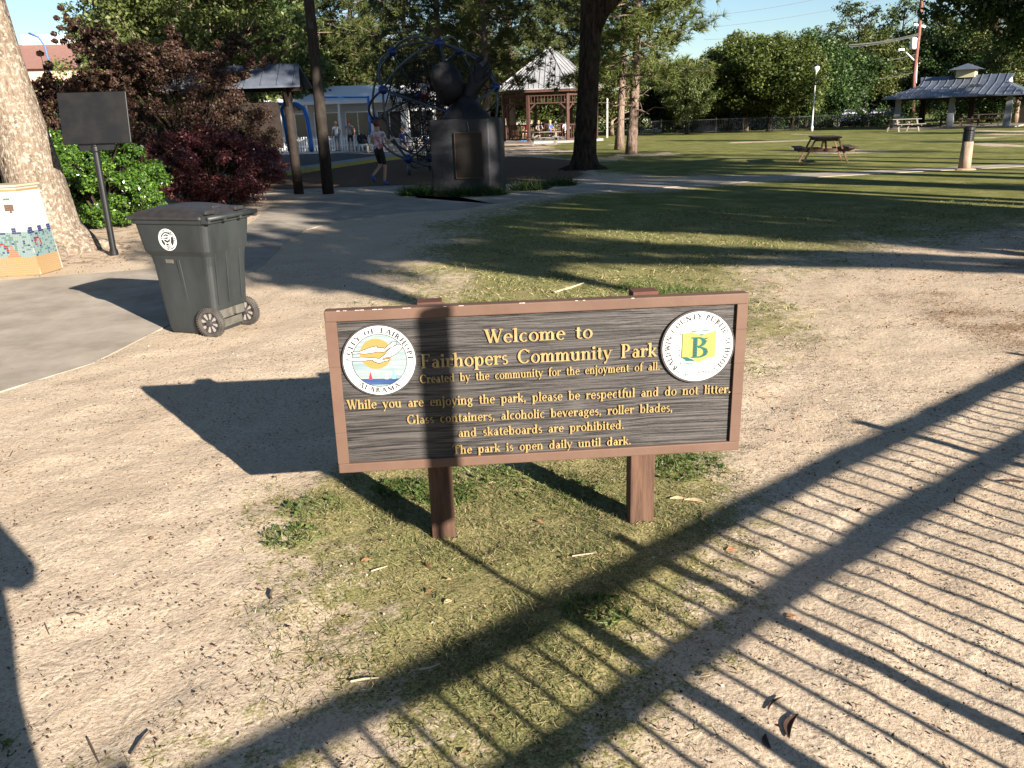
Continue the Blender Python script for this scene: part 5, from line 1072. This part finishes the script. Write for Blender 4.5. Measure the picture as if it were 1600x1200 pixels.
MB().add([(-1.0,-1.0,3.7),(1.0,-1.0,3.7),(1.0,1.0,3.7),(-1.0,1.0,3.7),(0,0,4.12)],[(0,1,4),(1,2,4),(2,3,4),(3,0,4),(3,2,1,0)]).build('cupola_roof',M_metal_d,cpo)
for sx in(-1,0,1):
    for s in(-1,1):
        MB().box((sx*LX,s*LY,.95),(.42,.42,1.9),taper=.75).build('column',M_col if s<0 else M_dkw,pv)
        b_=MB(); 
        for d in(-1,1):
            if abs(sx+d)<=1.01: b_.bar((sx*LX,s*LY,1.35),(sx*LX+d*.55,s*LY,1.86),.1,.1)
        b_.build('brace',M_dkw,pv)
for s in(-1,1): MB().box((0,s*LY,1.90),(2*LX+.4,.16,.16)).build('beam',M_dkw,pv)
# lamp post, utility pole, wires, bollard
lp=empty('lamp_post',(21.6,60.4,0),0,'slim white lamp post with a globe head in front of the round trees','lamp post')
MB().lathe([(.10,0),(.10,.3),(.055,.4),(.045,3.9)],12).build('pole',mat('pale_pole',(.5,.48,.45),.6),lp,smooth=True); MB().lathe([(.08,3.85),(.10,3.92),(.18,4.02),(.22,4.15),(.18,4.28),(.06,4.36)],14).build('globe',mat('globe_glass',(.7,.7,.68),.2),lp,smooth=True)
MB().lathe([(.20,4.24),(.17,4.34),(.05,4.42)],14).build('cap',M_black,lp)
U0=Vector((apt(1425,200,69).x,69,0)); up=empty('utility_pole',U0,0,'red brown utility pole with transformer, street light and wires','utility pole')
g_=lambda px,py,Y=68: apt(px,py,Y)-U0
MB().tube([(0,0,-.1),g_(1428,120),g_(1436,50),g_(1441,-10),g_(1446,-60)],[.17,.15,.14,.13,.12],12).build('pole',mat('creosoted_pole',(.16,.06,.05),.85,col2=(.24,.11,.09),nscale=5),up,smooth=True)
MB().tube([g_(1431,130),g_(1434,70)],.06,8).build('conduit',M_wht,up,smooth=True); c=g_(1427,68,67.7); MB().lathe([(.18,-.42),(.24,-.36),(.24,.36),(.16,.42)],14,c=tuple(c)).build('transformer',M_wht,up,smooth=True)
MB().bar(g_(1428,38),g_(1446,42),.12,.14).build('crossarm',M_wht,up)
MB().tube([g_(1430,96),g_(1420,86),g_(1412,79)],.05,8).build('light_arm',M_wht,up,smooth=True); MB().box(g_(1408,77.5),(.45,.22,.12)).build('street_light',M_wht,up)
M_wire=mat('pale_cable',(.13,.13,.13),.6)
def wire(a,b,sag,r,name='power_line'):
    a,b=Vector(a),Vector(b); return [a.lerp(b,t)+Vector((0,0,-sag*4*t*(1-t))) for t in np.linspace(0,1,14)]
for (a,b,sg) in (((1436,54),(1272,68),.35),((1436,55),(1272,72),.35),((1436,52),(1276,70),.30),((1433,84),(1310,96),.3),((1432,112),(1310,122),.3)):
    A=apt(*a,67.9); B=apt(*b,69); MB().tube([p-U0 for p in wire(A,B,sg,.03)],.022,5,caps=False).build('service_cable',M_wire,up)
for (a,b,lab) in (((1040,28),(1330,-14),'highest thin overhead line against the sky at top right'),((1040,48),(1400,-6),'middle thin overhead line against the sky'),((1100,62),(1440,18),'lowest thin overhead line against the sky')):
    A=apt(*a,96); B=apt(*b,92); tag(MB().tube(wire(A,B,.5,.02),.022,4,caps=False).build('overhead_line',M_wire),lab,'power line','thin lines crossing the sky')
bl=empty('bollard_post',(11.24,20.75,0),0,'pale log bollard with a black louvred light head beside the path','bollard')
MB().tube([(0,0,-.05),(.0,0,.3),(.005,0,.66)],[.145,.135,.125],16).build('post',mat('pale_log_wood',(.22,.16,.12),.85,col2=(.34,.26,.2),nscale=6,stretch=(3,3,.7),bump=.4,bscale=20),bl,smooth=True); MB().lathe([(.11,.66),(.125,.67),(.125,.90),(.11,.91),(.13,.93),(.13,.99),(.09,1.02)],18).build('light_head',M_black,bl)
for k in range(4): MB().lathe([(.129,.70+k*.05),(.136,.705+k*.05),(.129,.72+k*.05)],18).build('louvre',M_black,bl)
MB().lathe([(.30,-.03),(.24,.02),(.16,.035)],14).build('soil_mound',bpy.data.materials['soil'],bl)
wp=empty('white_post',(7.3,61,0),0,'thin pale post behind the right side of the gazebo','post'); MB().lathe([(.07,0),(.07,2.6),(.03,2.64)],10).build('pole',bpy.data.materials['pale_pole'],wp)
# houses, vehicles and fence far behind the tree row
def house(loc,rz,w,h,label,mw_=M_pale):
    t=empty('house',loc,rz,label,'house','houses behind the tree row'); MB().box((0,2,h/2),(w,4,h)).build('wall',mw_,t)
    MB().add([(-w/2-.3,-.3,h),(w/2+.3,-.3,h),(w/2+.3,4.3,h),(-w/2-.3,4.3,h),(-w/2-.3,2,h+1),(w/2+.3,2,h+1)],[(0,1,5,4),(2,3,4,5),(0,4,3),(1,2,5),(0,3,2,1)]).build('roof',M_metal_d,t)
    for i in range(max(1,int(w/2.4))):
        x=-w/2+1.3+i*2.3; wi=MB().box((x,-.02,1.3),(1.0,.06,1.1)).build('window',M_dglass,t); f=MB(); f.box((x,-.05,1.88),(1.15,.06,.07)); f.box((x,-.05,.72),(1.15,.06,.07)); f.box((x-.54,-.05,1.3),(.07,.06,1.1)); f.box((x+.54,-.05,1.3),(.07,.06,1.1)); f.build('frame',M_wht,wi)
house((apt(1090,190,72).x,72,0),R_(2),6,2.4,'white walled house glimpsed right of the twin pines',M_wht); house((apt(1170,190,76).x,76,0),R_(-4),7,2.3,'pale house glimpsed under the round green trees'); house((apt(1270,190,78).x,78,0),0,8,2.3,'grey house glimpsed behind the lamp post')
def car(loc,rz,col,label):
    t=empty('parked_car',loc,rz,label,'car','cars parked beyond the lawn'); m=mat('car_paint_'+str(len(bpy.data.materials)),col,.3,spec=.6)
    prof=[(-2.1,.35),(-2.15,.75),(-1.9,.95),(-1.2,1.02),(-.6,1.42),(.7,1.45),(1.35,1.05),(2.05,.92),(2.15,.6),(2.1,.35)]
    mb=MB(); n=len(prof)
    for y in(-.82,.82): mb.v+=[(x,y*(.86 if z>1.1 else 1),z) for x,z in prof]
    mb.f=[tuple(range(n-1,-1,-1)),tuple(range(n,2*n))]+[(i,(i+1)%n,n+(i+1)%n,n+i) for i in range(n)]; mb.m=[0]*len(mb.f); mb.build('body',m,t,bevel=.05)
    for s in(-1,1): MB().prism([(-.95,1.04),(-.5,1.36),(.6,1.38),(1.1,1.06)],-.01,.01,M=Matrix.Translation((0,s*.79,0))@Matrix.Rotation(R_(90),4,'X')).build('side_window',M_dglass,t)
    for x in(-1.35,1.35):
        for s in(-1,1): MB().lathe([(.18,-.1),(.32,-.1),(.32,.1),(.18,.1)],16,M=Matrix.Translation((x,s*.76,.32))@Matrix.Rotation(R_(90),4,'X')).build('wheel',bpy.data.materials['black_tyre_plastic'],t)
for px,c,l in ((1325,(.01,.018,.09),'dark blue car parked left of the pavilion, seen under the trees'),(1372,(.008,.014,.06),'very dark blue car parked right behind the pavilion picnic table')): car((apt(px,190,72.5).x,72.5,0),R_(random.uniform(-6,6)),c,l)
ff=empty('metal_fence',(9.6,63.6,0),R_(-2),'low black metal fence along the far edge of the lawn','fence')
for z in(.12,.98): MB().box((9,0,z),(18,.03,.04)).build('rail',M_black,ff)
for i in range(10): MB().box((i*2.0,0,.55),(.06,.06,1.1)).build('post',M_black,ff)
mb=MB()
for i in range(150): mb.box((i*.12,0,.55),(.014,.014,.86))
mb.build('picket',M_black,ff)['kind']='stuff'
# ------------------------------------------------------------------ people
M_skin=mat('skin',(.42,.24,.17),.6); M_hair_r=mat('auburn_hair',(.10,.03,.025),.6); M_hair_b=mat('blond_hair',(.45,.30,.14),.6); M_shoe=mat('blue_shoe',(.03,.10,.35),.5)
M_dye=mat('tie_dye_cloth',(.50,.14,.15),.85,col2=(.62,.60,.66),nscale=9,rampw=(.42,.55),detail=3); M_short=mat('black_cloth',(.018,.018,.022),.85); M_redc=mat('red_cloth',(.42,.03,.03),.85); M_whc=mat('white_cloth',(.62,.62,.68),.85); M_bluec=mat('blue_cloth',(.06,.10,.32),.85); M_greyc=mat('grey_cloth',(.16,.16,.18),.85)
def person(loc,rz,h,label,shirt,lower,legs,arms,hair,bulk=1,head=(0,0),lower_skin=True,hipw=.09,group=None,sleeve=.5,lean=(0,0)):
    """legs: [hipL-kneeL-ankleL, right]; arms: [elbow,wrist] per side, in metres for a 1.7 m figure"""
    k=h/1.7; t=empty('person',loc,rz,label,'person',group); V=[];E=[];Rr=[]
    def add(p,r,prev=None):
        V.append(Vector(p)*k); Rr.append(r*k if not hasattr(r,'__len__') else (r[0]*k,r[1]*k)); 
        if prev is not None: E.append((prev,len(V)-1))
        return len(V)-1
    lx,ly=lean
    hip_z=legs[2] if len(legs)>2 else .92
    pel=add((0,0,hip_z),(.135*min(bulk,1.3),.10)); wa=add((lx*.4,ly*.4,hip_z+.17),(.125*bulk,.085*bulk),pel); ch=add((lx*.8,ly*.8,hip_z+.38),(.145*bulk,.095*bulk),wa); nk=add((lx,ly,hip_z+.54),.055,ch); hd=add((lx+head[0],ly+head[1],hip_z+.64),.075,nk); tpn=add((lx+head[0]*1.3,ly+head[1]*1.3,hip_z+.74),.07,hd)
    feet=[]; 
    for s,lg in zip((-1,1),legs[:2]):
        hp=add((s*hipw,0,hip_z-.06),.085 if hipw>.08 else .06,pel); kn=add(lg[0],.055,hp); an=add(lg[1],.037,kn); f=Vector(lg[1])+Vector(lg[2]); feet.append((Vector(lg[1])*k,f*k))
    for s,ar in zip((-1,1),arms):
        sh=add((lx+s*.185,ly,hip_z+.46),.055,ch); el=add(ar[0],.042*bulk**1.6,sh); wr=add(ar[1],.03,el)
        hv=(Vector(ar[1])-Vector(ar[0])).normalized(); pm_=add(Vector(ar[1])+hv*.06,.034,wr); sd=hv.orthogonal().normalized()
        for q in range(4): add(Vector(ar[1])+hv*(.145-.008*abs(q-1.5))+sd*(q-1.5)*.02,.010,pm_)
        add(Vector(ar[1])+hv*.07+sd*.055,.011,pm_)
    mats=[M_skin,shirt,lower]; b=skin('body',V,E,Rr,mats,t,lv=1); hz=hip_z*k
    # clothing follows the body: material by nearest bone
    bones=[(V[i],V[j],i,j) for i,j in E]
    for f in b.data.polygons:
        c=f.center; bd_=None
        for A,B,i,j in bones:
            d=B-A; tt=max(0,min(1,(c-A).dot(d)/d.length_squared)); ds=(c-A-d*tt).length
            if bd_ is None or ds<bd_[0]: bd_=(ds,i,j,tt)
        _,i,j,tt=bd_
        if j in(wa,ch,) : m_=1 if (c.z>hz+.02) else 2
        elif j==nk: m_=1 if tt<.55 else 0
        elif j in(hd,tpn): m_=0
        elif j<tpn+1+6:  # legs
            q=(j-tpn-1)%3; m_=2 if (q==0 or (q==1 and (tt<.85 or not lower_skin)) or (q==2 and not lower_skin)) else 0
        else:
            q=(j-(tpn+7))%9; m_=1 if (q==0 or (q==1 and tt<sleeve)) else 0
        f.material_index=m_
    H=V[hd]; T=V[tpn]; hc=(H+T)/2
    hm=MB(); hm.lathe([(.03,.095),(.07,.075),(.092,.03),(.094,-.02),(.082,-.07),(.06,-.10)],14,c=(0,.018,.02)); 
    ho=hm.build('hair',hair,t,smooth=True); ho.location=hc; ho.scale=(k,)*3
    fc=MB(); 
    for s in(-1,1): fc.box((s*.028,-.078,.0),(.018,.008,.008)); fc.lathe([(.004,-.02),(.018,0),(.004,.02)],6,c=(s*.082,0,-.01))
    fo=fc.build('eye',M_ink,t); fo.location=hc; fo.scale=(k,)*3
    nz=MB(); nz.add([(-.012,-.074,-.03),(.012,-.074,-.03),(0,-.098,-.03),(0,-.076,.01)],[(0,2,3),(2,1,3),(0,1,2),(0,3,1)]); no=nz.build('nose',M_skin,t); no.location=hc; no.scale=(k,)*3
    for a,f in feet:
        d=(f-a); fm=MB().tube([a+Vector((0,0,-.01))-d*.25,a+d*.3+Vector((0,0,-.045*k)),a+d*.95+Vector((0,0,-.055*k)),a+d*1.1+Vector((0,0,-.055*k))],[.035*k,.042*k,.04*k,.022*k],8); fm.build('shoe',M_shoe,t,smooth=True)
    return t
person((-3.2,21.9,.02),R_(150),1.58,'person in a red and white tie dye shirt and black shorts stepping off the mulch',M_dye,M_short,[((-.10,-.10,.48),(-.10,-.02,.07),(0,-.16,0)),((.10,-.16,.50),(.12,.22,.24),(0,-.10,-.10))],[((-.26,-.05,1.12),(-.24,-.30,1.20)),((.26,-.05,1.12),(.20,-.28,1.16))],M_hair_r)
person((-2.35,26.4,1.66),R_(200),1.15,'child in a white shirt and red shorts perched up in the climbing dome',M_whc,M_redc,[((-.12,-.30,.80),(-.12,-.34,.40),(0,-.14,0)),((.12,-.30,.78),(.14,-.36,.42),(0,-.14,0))],[((-.28,-.08,1.2),(-.24,-.25,1.45)),((.28,-.08,1.2),(.26,-.25,1.4))],M_hair_b)
STAND=[((-.10,-.02,.48),(-.10,.02,.07),(0,-.16,0)),((.10,-.02,.48),(.11,.02,.07),(0,-.16,0))]; DN=[((-.27,.0,1.12),(-.26,-.10,.90)),((.27,.0,1.12),(.26,-.10,.90))]
SIT=[((-.12,-.40,.48),(-.12,-.42,.07),(0,-.16,0)),((.12,-.40,.48),(.12,-.42,.07),(0,-.16,0)),.50]; DS=[((-.26,-.10,.72),(-.16,-.34,.66)),((.26,-.10,.72),(.16,-.34,.66))]
GB='people gathered beyond the playground'
for px,Y,rz,h,sh,lo,hr,sit,lab in ((628,46,20,1.6,M_bluec,M_greyc,M_hair_b,1,'seated person in a blue shirt with light hair near the stroller'),(664,47,-30,1.6,M_whc,M_bluec,M_hair_r,1,'seated person in white behind the climbing dome'),(588,45,40,1.6,M_greyc,M_short,M_hair_b,1,'seated person in grey by the far pavement'),(546,48,10,1.65,M_greyc,M_short,M_hair_r,0,'standing person in grey left of the stroller'),(525,49,-20,1.6,M_whc,M_greyc,M_hair_b,0,'standing person in white behind the tall pole')):
    person((apt(px,200,Y).x,Y,.05 if Y>46.5 else 0),R_(rz),h,lab,sh,lo,SIT if sit else STAND,DS if sit else DN,hr,group=GB)
for x,y,sh,hr,lab in ((1.5,55.0,M_redc,M_hair_r,'person in red at the left inside the gazebo'),(3.0,55.6,M_bluec,M_hair_b,'person in blue with light hair inside the gazebo'),(4.0,55.4,M_whc,M_hair_r,'person in white inside the gazebo'),(2.3,56.4,M_greyc,M_hair_b,'person in grey at the back of the gazebo')):
    person((x,y,.12),R_(random.uniform(-60,60)),1.6,lab,sh,M_short,SIT,DS,hr,group='people inside the gazebo')
for x,y,lab in((1.5,55.3,'bench under the person in red in the gazebo'),(3.0,55.9,'bench under the person in blue in the gazebo'),(4.0,55.7,'bench under the person in white in the gazebo'),(2.3,56.7,'bench at the back of the gazebo')):
    b=empty('bench',(x,y,.12),0,'dark '+lab,'bench'); MB().box((0,0,.42),(.9,.35,.05)).build('seat',M_dkw,b); 
    for s in(-1,1): MB().box((s*.38,0,.2),(.06,.3,.4)).build('leg',M_dkw,b)
for px,Y,lab in ((628,46.2,'under the person in blue'),(664,47.2,'under the person in white'),(588,45.2,'under the person in grey')):
    b=empty('bench',(apt(px,200,Y).x,Y,.05),0,'low bench '+lab,'bench'); MB().box((0,0,.42),(1.3,.35,.05)).build('seat',M_greyw,b)
    for s in(-1,1): MB().box((s*.5,0,.2),(.06,.3,.4)).build('leg',M_greyw,b)
st=empty('baby_stroller',(apt(566,222,47).x,47,.05),R_(30),'dark baby stroller with a hood beside the seated people','stroller')
MB().lathe([(.05,.9),(.25,.85),(.30,.65),(.26,.5)],12).build('hood',M_short,st,smooth=True); MB().box((0,-.15,.48),(.42,.55,.16)).build('seat',M_short,st,bevel=.04)
f=MB(); f.tube([(-.22,.4,1.0),(-.22,-.3,.2)],.015,6); f.tube([(.22,.4,1.0),(.22,-.3,.2)],.015,6); f.tube([(-.22,-.25,.7),(-.22,.3,.15)],.015,6); f.tube([(.22,-.25,.7),(.22,.3,.15)],.015,6); f.tube([(-.22,.4,1.0),(.22,.4,1.0)],.018,6); f.build('frame',M_tube,st)
for x in(-.24,.24):
    for y in(-.32,.32): MB().lathe([(.10,-.02),(.13,0),(.10,.02)],14,M=Matrix.Translation((x,y,.13))@Matrix.Rotation(R_(90),4,'Y')).build('wheel',M_black,st)
# the photographer, standing right behind the lens (seen only as the shadow at the lower left)
person((.225,-.27,0),0,1.84,'person taking the photograph, seen only as the shadow at lower left',M_greyc,M_bluec,[((-.06,.0,.48),(-.06,.02,.07),(0,.16,0)),((.04,.0,.48),(.05,.02,.07),(0,.16,0))],[((-.27,.02,1.16),(-.10,.12,1.38)),((.27,.02,1.14),(.12,.12,1.38))],M_hair_r,lower_skin=False,bulk=1.45,hipw=.04)
# ------------------------------------------------------------------ iron fence behind the camera (its shadow lies across the sand)
ZR=1.18; s_h=Vector((SUN.x/SUN.z,SUN.y/SUN.z,0))
F0=Vector((.51,2.69,0))+s_h*ZR; fd=Vector((.782,.623,0)).normalized()
fe=empty('iron_fence',F0,math.atan2(fd.y,fd.x),'black iron picket fence behind the camera whose shadow crosses the sand','fence')
x0,x1=-5.2,9.3
MB().box(((x0+x1)/2,0,ZR),(x1-x0,.045,.045)).build('rail',M_black,fe); MB().box(((x0+x1)/2,0,ZR-.155),(x1-x0,.042,.042)).build('rail',M_black,fe); MB().box(((x0+x1)/2,0,.18),(x1-x0,.04,.04)).build('rail',M_black,fe)
pk=MB().box((0,0,.61),(.020,.020,1.12)); pme=pk.mesh('picket',M_black)
i=0; x=x0
for i in range(int((x1-x0)/.114)): link('picket',pme,fe,(x0+.05+i*.114,0,0))
for k in range(-3,6):
    MB().box((k*1.82,0,.62),(.058,.058,1.26)).build('post',M_black,fe)
gp=MB().box((-.505,0,.60),(.05,.05,1.20)); gp.build('gate_post',M_black,fe)
lm=empty('lantern_pole',tuple(F0+fd*(-.505)+Vector((.0,-.0,1.20))),0,'thin rod with a broad dark head behind the camera, shading the sign','pole')
MB().tube([(0,0,0),(0,0,.28)],.014,8).build('rod',M_black,lm); MB().tube([(0,0,.27),(0,0,1.10)],.052,16).build('lamp_body',M_black,lm)
# ------------------------------------------------------------------ small things on the ground
def ok_sand(x,y): return True
hh=lambda x,y: float(height(np.array([x]),np.array([y]))[0])
def chips_mesh(name,P,size,asp,m,rg,lift=.004,tilt=.35):
    n=len(P); N=unit(np.concatenate([rg.normal(size=(n,2))*tilt,np.ones((n,1))],1)); t=unit(np.cross(N,rg.normal(size=(n,3)))); b=np.cross(N,t); s=(size*rg.uniform(.35,1.4,size=(n,1)))
    V=np.stack([P-t*s*.5,P+b*s*asp*.5+N*s*.12,P+t*s*.5,P-b*s*asp*.5+N*s*.10],1); V=V+np.array([0,0,lift]); return raw(name,V.reshape(-1,3),np.arange(4*n).reshape(n,4),4,m)
rg=np.random.default_rng(200)
M_chip=leafmat('dark_leaf_crumbs',(.035,.02,.012),(.16,.09,.05),0,(.40,.30,.20),rough=.9,spec=.1); M_dead=leafmat('dead_leaves',(.10,.045,.02),(.30,.16,.08),.1,(.48,.34,.2),rough=.8,spec=.1)
def scatter(n,x0,x1,y0,y1,fn,rg):
    X=rg.uniform(x0,x1,n);Y=rg.uniform(y0,y1,n); k=rg.random(n)<fn(X,Y); X,Y=X[k],Y[k]; return np.stack([X,Y,height(X,Y)],1)
pathmask=lambda X,Y: (X<-2.95)&(Y>4.2)&(Y<15)
P=scatter(170000,-4.5,7,1.2,10,lambda X,Y: (.16+.55*(vn(X*.7+Y*.7,(Y*.7-X*.7)*2,.28,61)>.6)+1.6*np.clip(soft(X,Y,LITTER,2.4),0,1)*(vn(X,Y,.33,88)>.42)+.25*(vn(X,Y,.35,12)>.62))*np.clip(1.6-.12*Y,.2,1)*(~pathmask(X,Y)),rg)
tag(link('leaf_crumbs',chips_mesh('leaf_crumbs',P,.0105,.5,M_chip,rg)),kind='stuff')
P=scatter(48000,-6,15,1.3,22,lambda X,Y: .03+.8*np.clip(soft(X,Y,LITTER,2.4),0,1)*(vn(X,Y,.33,88)>.40)+.9*soft(X,Y,BED,.5)+.12*soft(X,Y,PATCH,.5),rg)
tag(link('fallen_leaves',chips_mesh('fallen_leaves',P,.028,.42,M_dead,rg,lift=.008,tilt=.5)),kind='stuff')
P=scatter(9000,-4.5,4,1.2,6,lambda X,Y:.35+0*X,rg); tag(link('pebbles',chips_mesh('pebbles',P,.010,.8,leafmat('pale_grit',(.30,.22,.15),(.66,.58,.48),0,rough=.8),rg)),kind='stuff')
# grass blades
M_gr=leafmat('grass_blades',(.06,.095,.025),(.18,.20,.075),.3,(.45,.38,.21),rough=.6,spec=.2); M_dry=leafmat('dry_grass_blades',(.20,.175,.08),(.40,.345,.19),.25,(.14,.16,.05),rough=.8,spec=.1); M_lush=leafmat('lush_weeds',(.045,.085,.018),(.12,.18,.045),.35,(.26,.28,.10),rough=.45)
def blades(name,P,L,w,m,rg,flop=.9):
    n=len(P); d=unit(np.concatenate([rg.normal(size=(n,2))*flop,np.abs(rg.normal(size=(n,1)))*.5+.35],1)); s=unit(np.cross(d,rg.normal(size=(n,3)))); l=L*rg.uniform(.4,1.4,size=(n,1)); q=d*l
    V=np.stack([P-s*w*.5,P+s*w*.5,P+q-np.array([0,0,1])*l*.12],1).reshape(-1,3); return raw(name,V,np.arange(3*n).reshape(n,3),3,m)
gm=lambda X,Y:masks(X,Y)[0]*(vn(X,Y,.16,21)*.9+.25)
P=scatter(330000,-1.3,1.3,1.2,4.1,lambda X,Y:np.clip(gm(X,Y)-.25,0,1)*(.25+.9*(vn(X,Y,.11,31))),rg); k=rg.random(len(P))
tag(link('short_grass',blades('short_grass',P[k<.38],.026,.0030,M_gr,rg)),kind='stuff'); tag(link('dry_thatch',blades('dry_thatch',P[k>=.38],.028,.0030,M_dry,rg,1.8)),kind='stuff')
P=scatter(420000,-1.5,9,4.6,14,lambda X,Y:np.clip(gm(X,Y)-.25,0,1)*np.clip(1.5-.09*Y,.15,1)*(.25+1.1*(vn(X,Y,.22,71)>.5)),rg); k=rg.random(len(P))
tag(link('lawn_grass',blades('lawn_grass',P[k<.55],.05,.0075,M_gr,rg)),kind='stuff'); tag(link('dry_lawn_grass',blades('dry_lawn_grass',P[k>=.55],.045,.0075,M_dry,rg,1.6)),kind='stuff')
# strappy clumps round the pedestal
for x,y,rx,ry,n,lab in ((-1.85,18.5,.42,.40,1500,'dark strappy clump at the left foot of the statue pedestal'),(-.7,17.85,.75,.22,1500,'low dark strappy plants in front of the statue pedestal'),(.55,19.0,.40,.3,900,'small strappy clump right of the statue pedestal'),(1.3,19.9,.35,.25,600,'smallest strappy clump, between pedestal and big tree')):
    a=rg.random(n)*6.283; q=np.sqrt(rg.random(n)); t=empty('liriope_clump',(x,y,0),0,lab,'plant'); link('foliage',blades('foliage',np.stack([q*rx*np.cos(a),q*ry*np.sin(a),np.zeros(n)],1),.30,.016,L_dark,rg,.7),t)
# lush green weed patches
WP=[(-.52,3.38,.10,.45),(-.30,3.28,.12,.45),(-.14,3.5,.16,.2),(.78,3.5,.16,.3),(.15,3.3,.2,.12),(-.88,3.2,.12,.12),(-.9,2.95,.10,.2),(-1.6,1.75,.2,.18),(.25,2.35,.10,.3),(1.2,6.3,.5,.22),(.9,5.8,.5,.22),(1.6,7.2,.3,.3),(.2,6.0,.5,.15),(-.2,6.9,.4,.12),(1.3,7.6,.3,.2),(-.4,6.2,.4,.3)]
Q=[]
for x,y,r,dn in WP:
    n=int(1500*dn*(r/.16)**1.1); a=rg.random(n)*6.283; q=np.sqrt(rg.random(n))*r; X=x+q*np.cos(a)*(1+.3*rg.random(n)); Y=y+q*np.sin(a); Q.append(np.stack([X,Y,height(X,Y)],1))
near=np.concatenate(Q[:9]); farq=np.concatenate(Q[9:])
tag(link('weed_patch',blades('weed_patch',near,.045,.0045,M_lush,rg,1.0)),kind='stuff'); tag(link('tall_grass_patch',blades('tall_grass_patch',farq,.06,.006,M_lush,rg,.7)),kind='stuff')
V_,F_q=leaf_quads(near[::3]+np.array([0,0,.014]),np.tile([0,0,1.0],(len(near[::3]),1)),.017,.7,rg); tag(link('clover_leaves',raw('clover_leaves',V_,F_q,4,M_lush)),kind='stuff')
# countable sticks, pods and curled leaves
def leafthing(px,py,L,w,rz,m,name,label,curl=.35):
    x,y=gpt(px,py); mb=MB(); n=9; vs=[];fs=[]
    for i in range(n):
        t=i/(n-1); ww=w*math.sin(math.pi*(.06+.9*t)); X=(t-.5)*L; Z=.003+curl*L*(2*t-1)**2*.13
        vs+=[(X,-ww/2+.15*L*math.sin(t*3),Z+.22*ww),(X,.15*L*math.sin(t*3),Z),(X,ww/2+.15*L*math.sin(t*3),Z+.22*ww)]
    for i in range(n-1):
        for j in(0,1): a=i*3+j; fs.append((a,a+3,a+4,a+1))
    o=mb.add(vs,fs).build(name,m,loc=(x,y,hh(x,y))); o.rotation_euler.z=rz; sd=o.modifiers.new('t','SOLIDIFY'); sd.thickness=.002; tag(o,label,name.replace('_',' ')); return o
M_pod=mat('dark_curled_leaf',(.035,.02,.014),.6,col2=(.07,.04,.03),nscale=20); M_tanl=mat('tan_dry_leaf',(.42,.30,.17),.7,col2=(.52,.40,.26),nscale=25); M_orl=mat('rust_dry_leaf',(.30,.13,.06),.7,col2=(.36,.18,.09),nscale=25); M_twig=mat('grey_twig',(.12,.085,.06),.8); M_strw=mat('straw_twig',(.42,.35,.24),.8)
for px,py,L,w,rz,m,lab in ((1240,1138,.10,.022,1.0,M_pod,'large dark curled leaf at the lower right of the sand'),(1212,1103,.075,.008,.7,M_pod,'slim dark pod just above the large curled leaf'),(1200,1162,.05,.015,1.5,M_pod,'small dark curled leaf below the slim pod'),
 (1585,752,.09,.022,-.3,M_pod,'dark curled leaf near the right edge of the picture'),(1060,776,.07,.025,-.2,M_tanl,'pale tan dry leaf right of the right sign post'),(1085,780,.085,.022,-.4,M_tanl,'longer tan dry leaf beside the first near the right sign post'),(1143,856,.04,.022,.1,M_orl,'rust coloured leaf on the grass inside the fence shadow'),
 (1236,961,.035,.018,.0,M_orl,'small rust leaf on bare sand between two picket shadows'),(700,942,.028,.018,.5,M_tanl,'small pale leaf in the middle of the grass patch'),(772,752,.045,.016,.2,M_tanl,'tan leaf under the sign beside the left post'),(572,874,.035,.016,.2,M_orl,'rust leaf at the left side of the grass patch'),(1102,1057,.03,.015,.2,M_tanl,'small tan leaf near the lower fence shadow')):
    leafthing(px,py,L,w,rz,m,'dry_leaf',lab)
def twig(pts,r,m,lab):
    P=[Vector((*gpt(*p),0)) for p in pts]; 
    for p in P: p.z=hh(p.x,p.y)+r+.004
    o=P[0].copy(); tag(MB().tube([p-o for p in P],[r]*(len(P)-1)+[r*.5],6).build('twig',m,loc=tuple(o)),lab,'twig')
for pts,r,m,lab in (([(425,922),(422,930),(426,937)],.005,M_twig,'short dark stub of a twig left of the grass patch'),([(105,961),(118,958),(134,961)],.003,M_twig,'thin dark twig on the bare sand at left'),([(580,892),(592,888),(605,884)],.003,M_strw,'straw coloured twig on the left of the grass patch'),([(548,1067),(570,1063),(592,1062)],.0035,M_strw,'pale twig on the sand below the grass patch'),
 ([(136,1150),(146,1172),(156,1196)],.003,M_twig,'dark twig standing out at the bottom left'),([(205,1182),(218,1162),(234,1144)],.003,M_twig,'thin twig slanting up near the bottom left'),([(866,459),(890,452),(912,444)],.010,M_strw,'pale stick on the lawn just behind the sign'),([(894,870),(915,867),(932,865)],.003,M_strw,'pale grass stalk right of the sign posts'),([(1096,812),(1101,804),(1100,797)],.003,M_twig,'curved dark twig under the right sign post'),
 ([(655,1052),(672,1049),(688,1043)],.003,M_strw,'straw stalk beside the upper fence shadow'),([(70,973),(74,983),(77,990)],.002,M_twig,'tiny forked twig left of centre'),([(835,952),(850,955),(872,951)],.003,M_twig,'thin twig along the upper rail shadow'),([(15,712),(18,706),(20,702)],.002,M_twig,'tiny twig at the left edge of the sand')):
    twig(pts,r,m,lab)
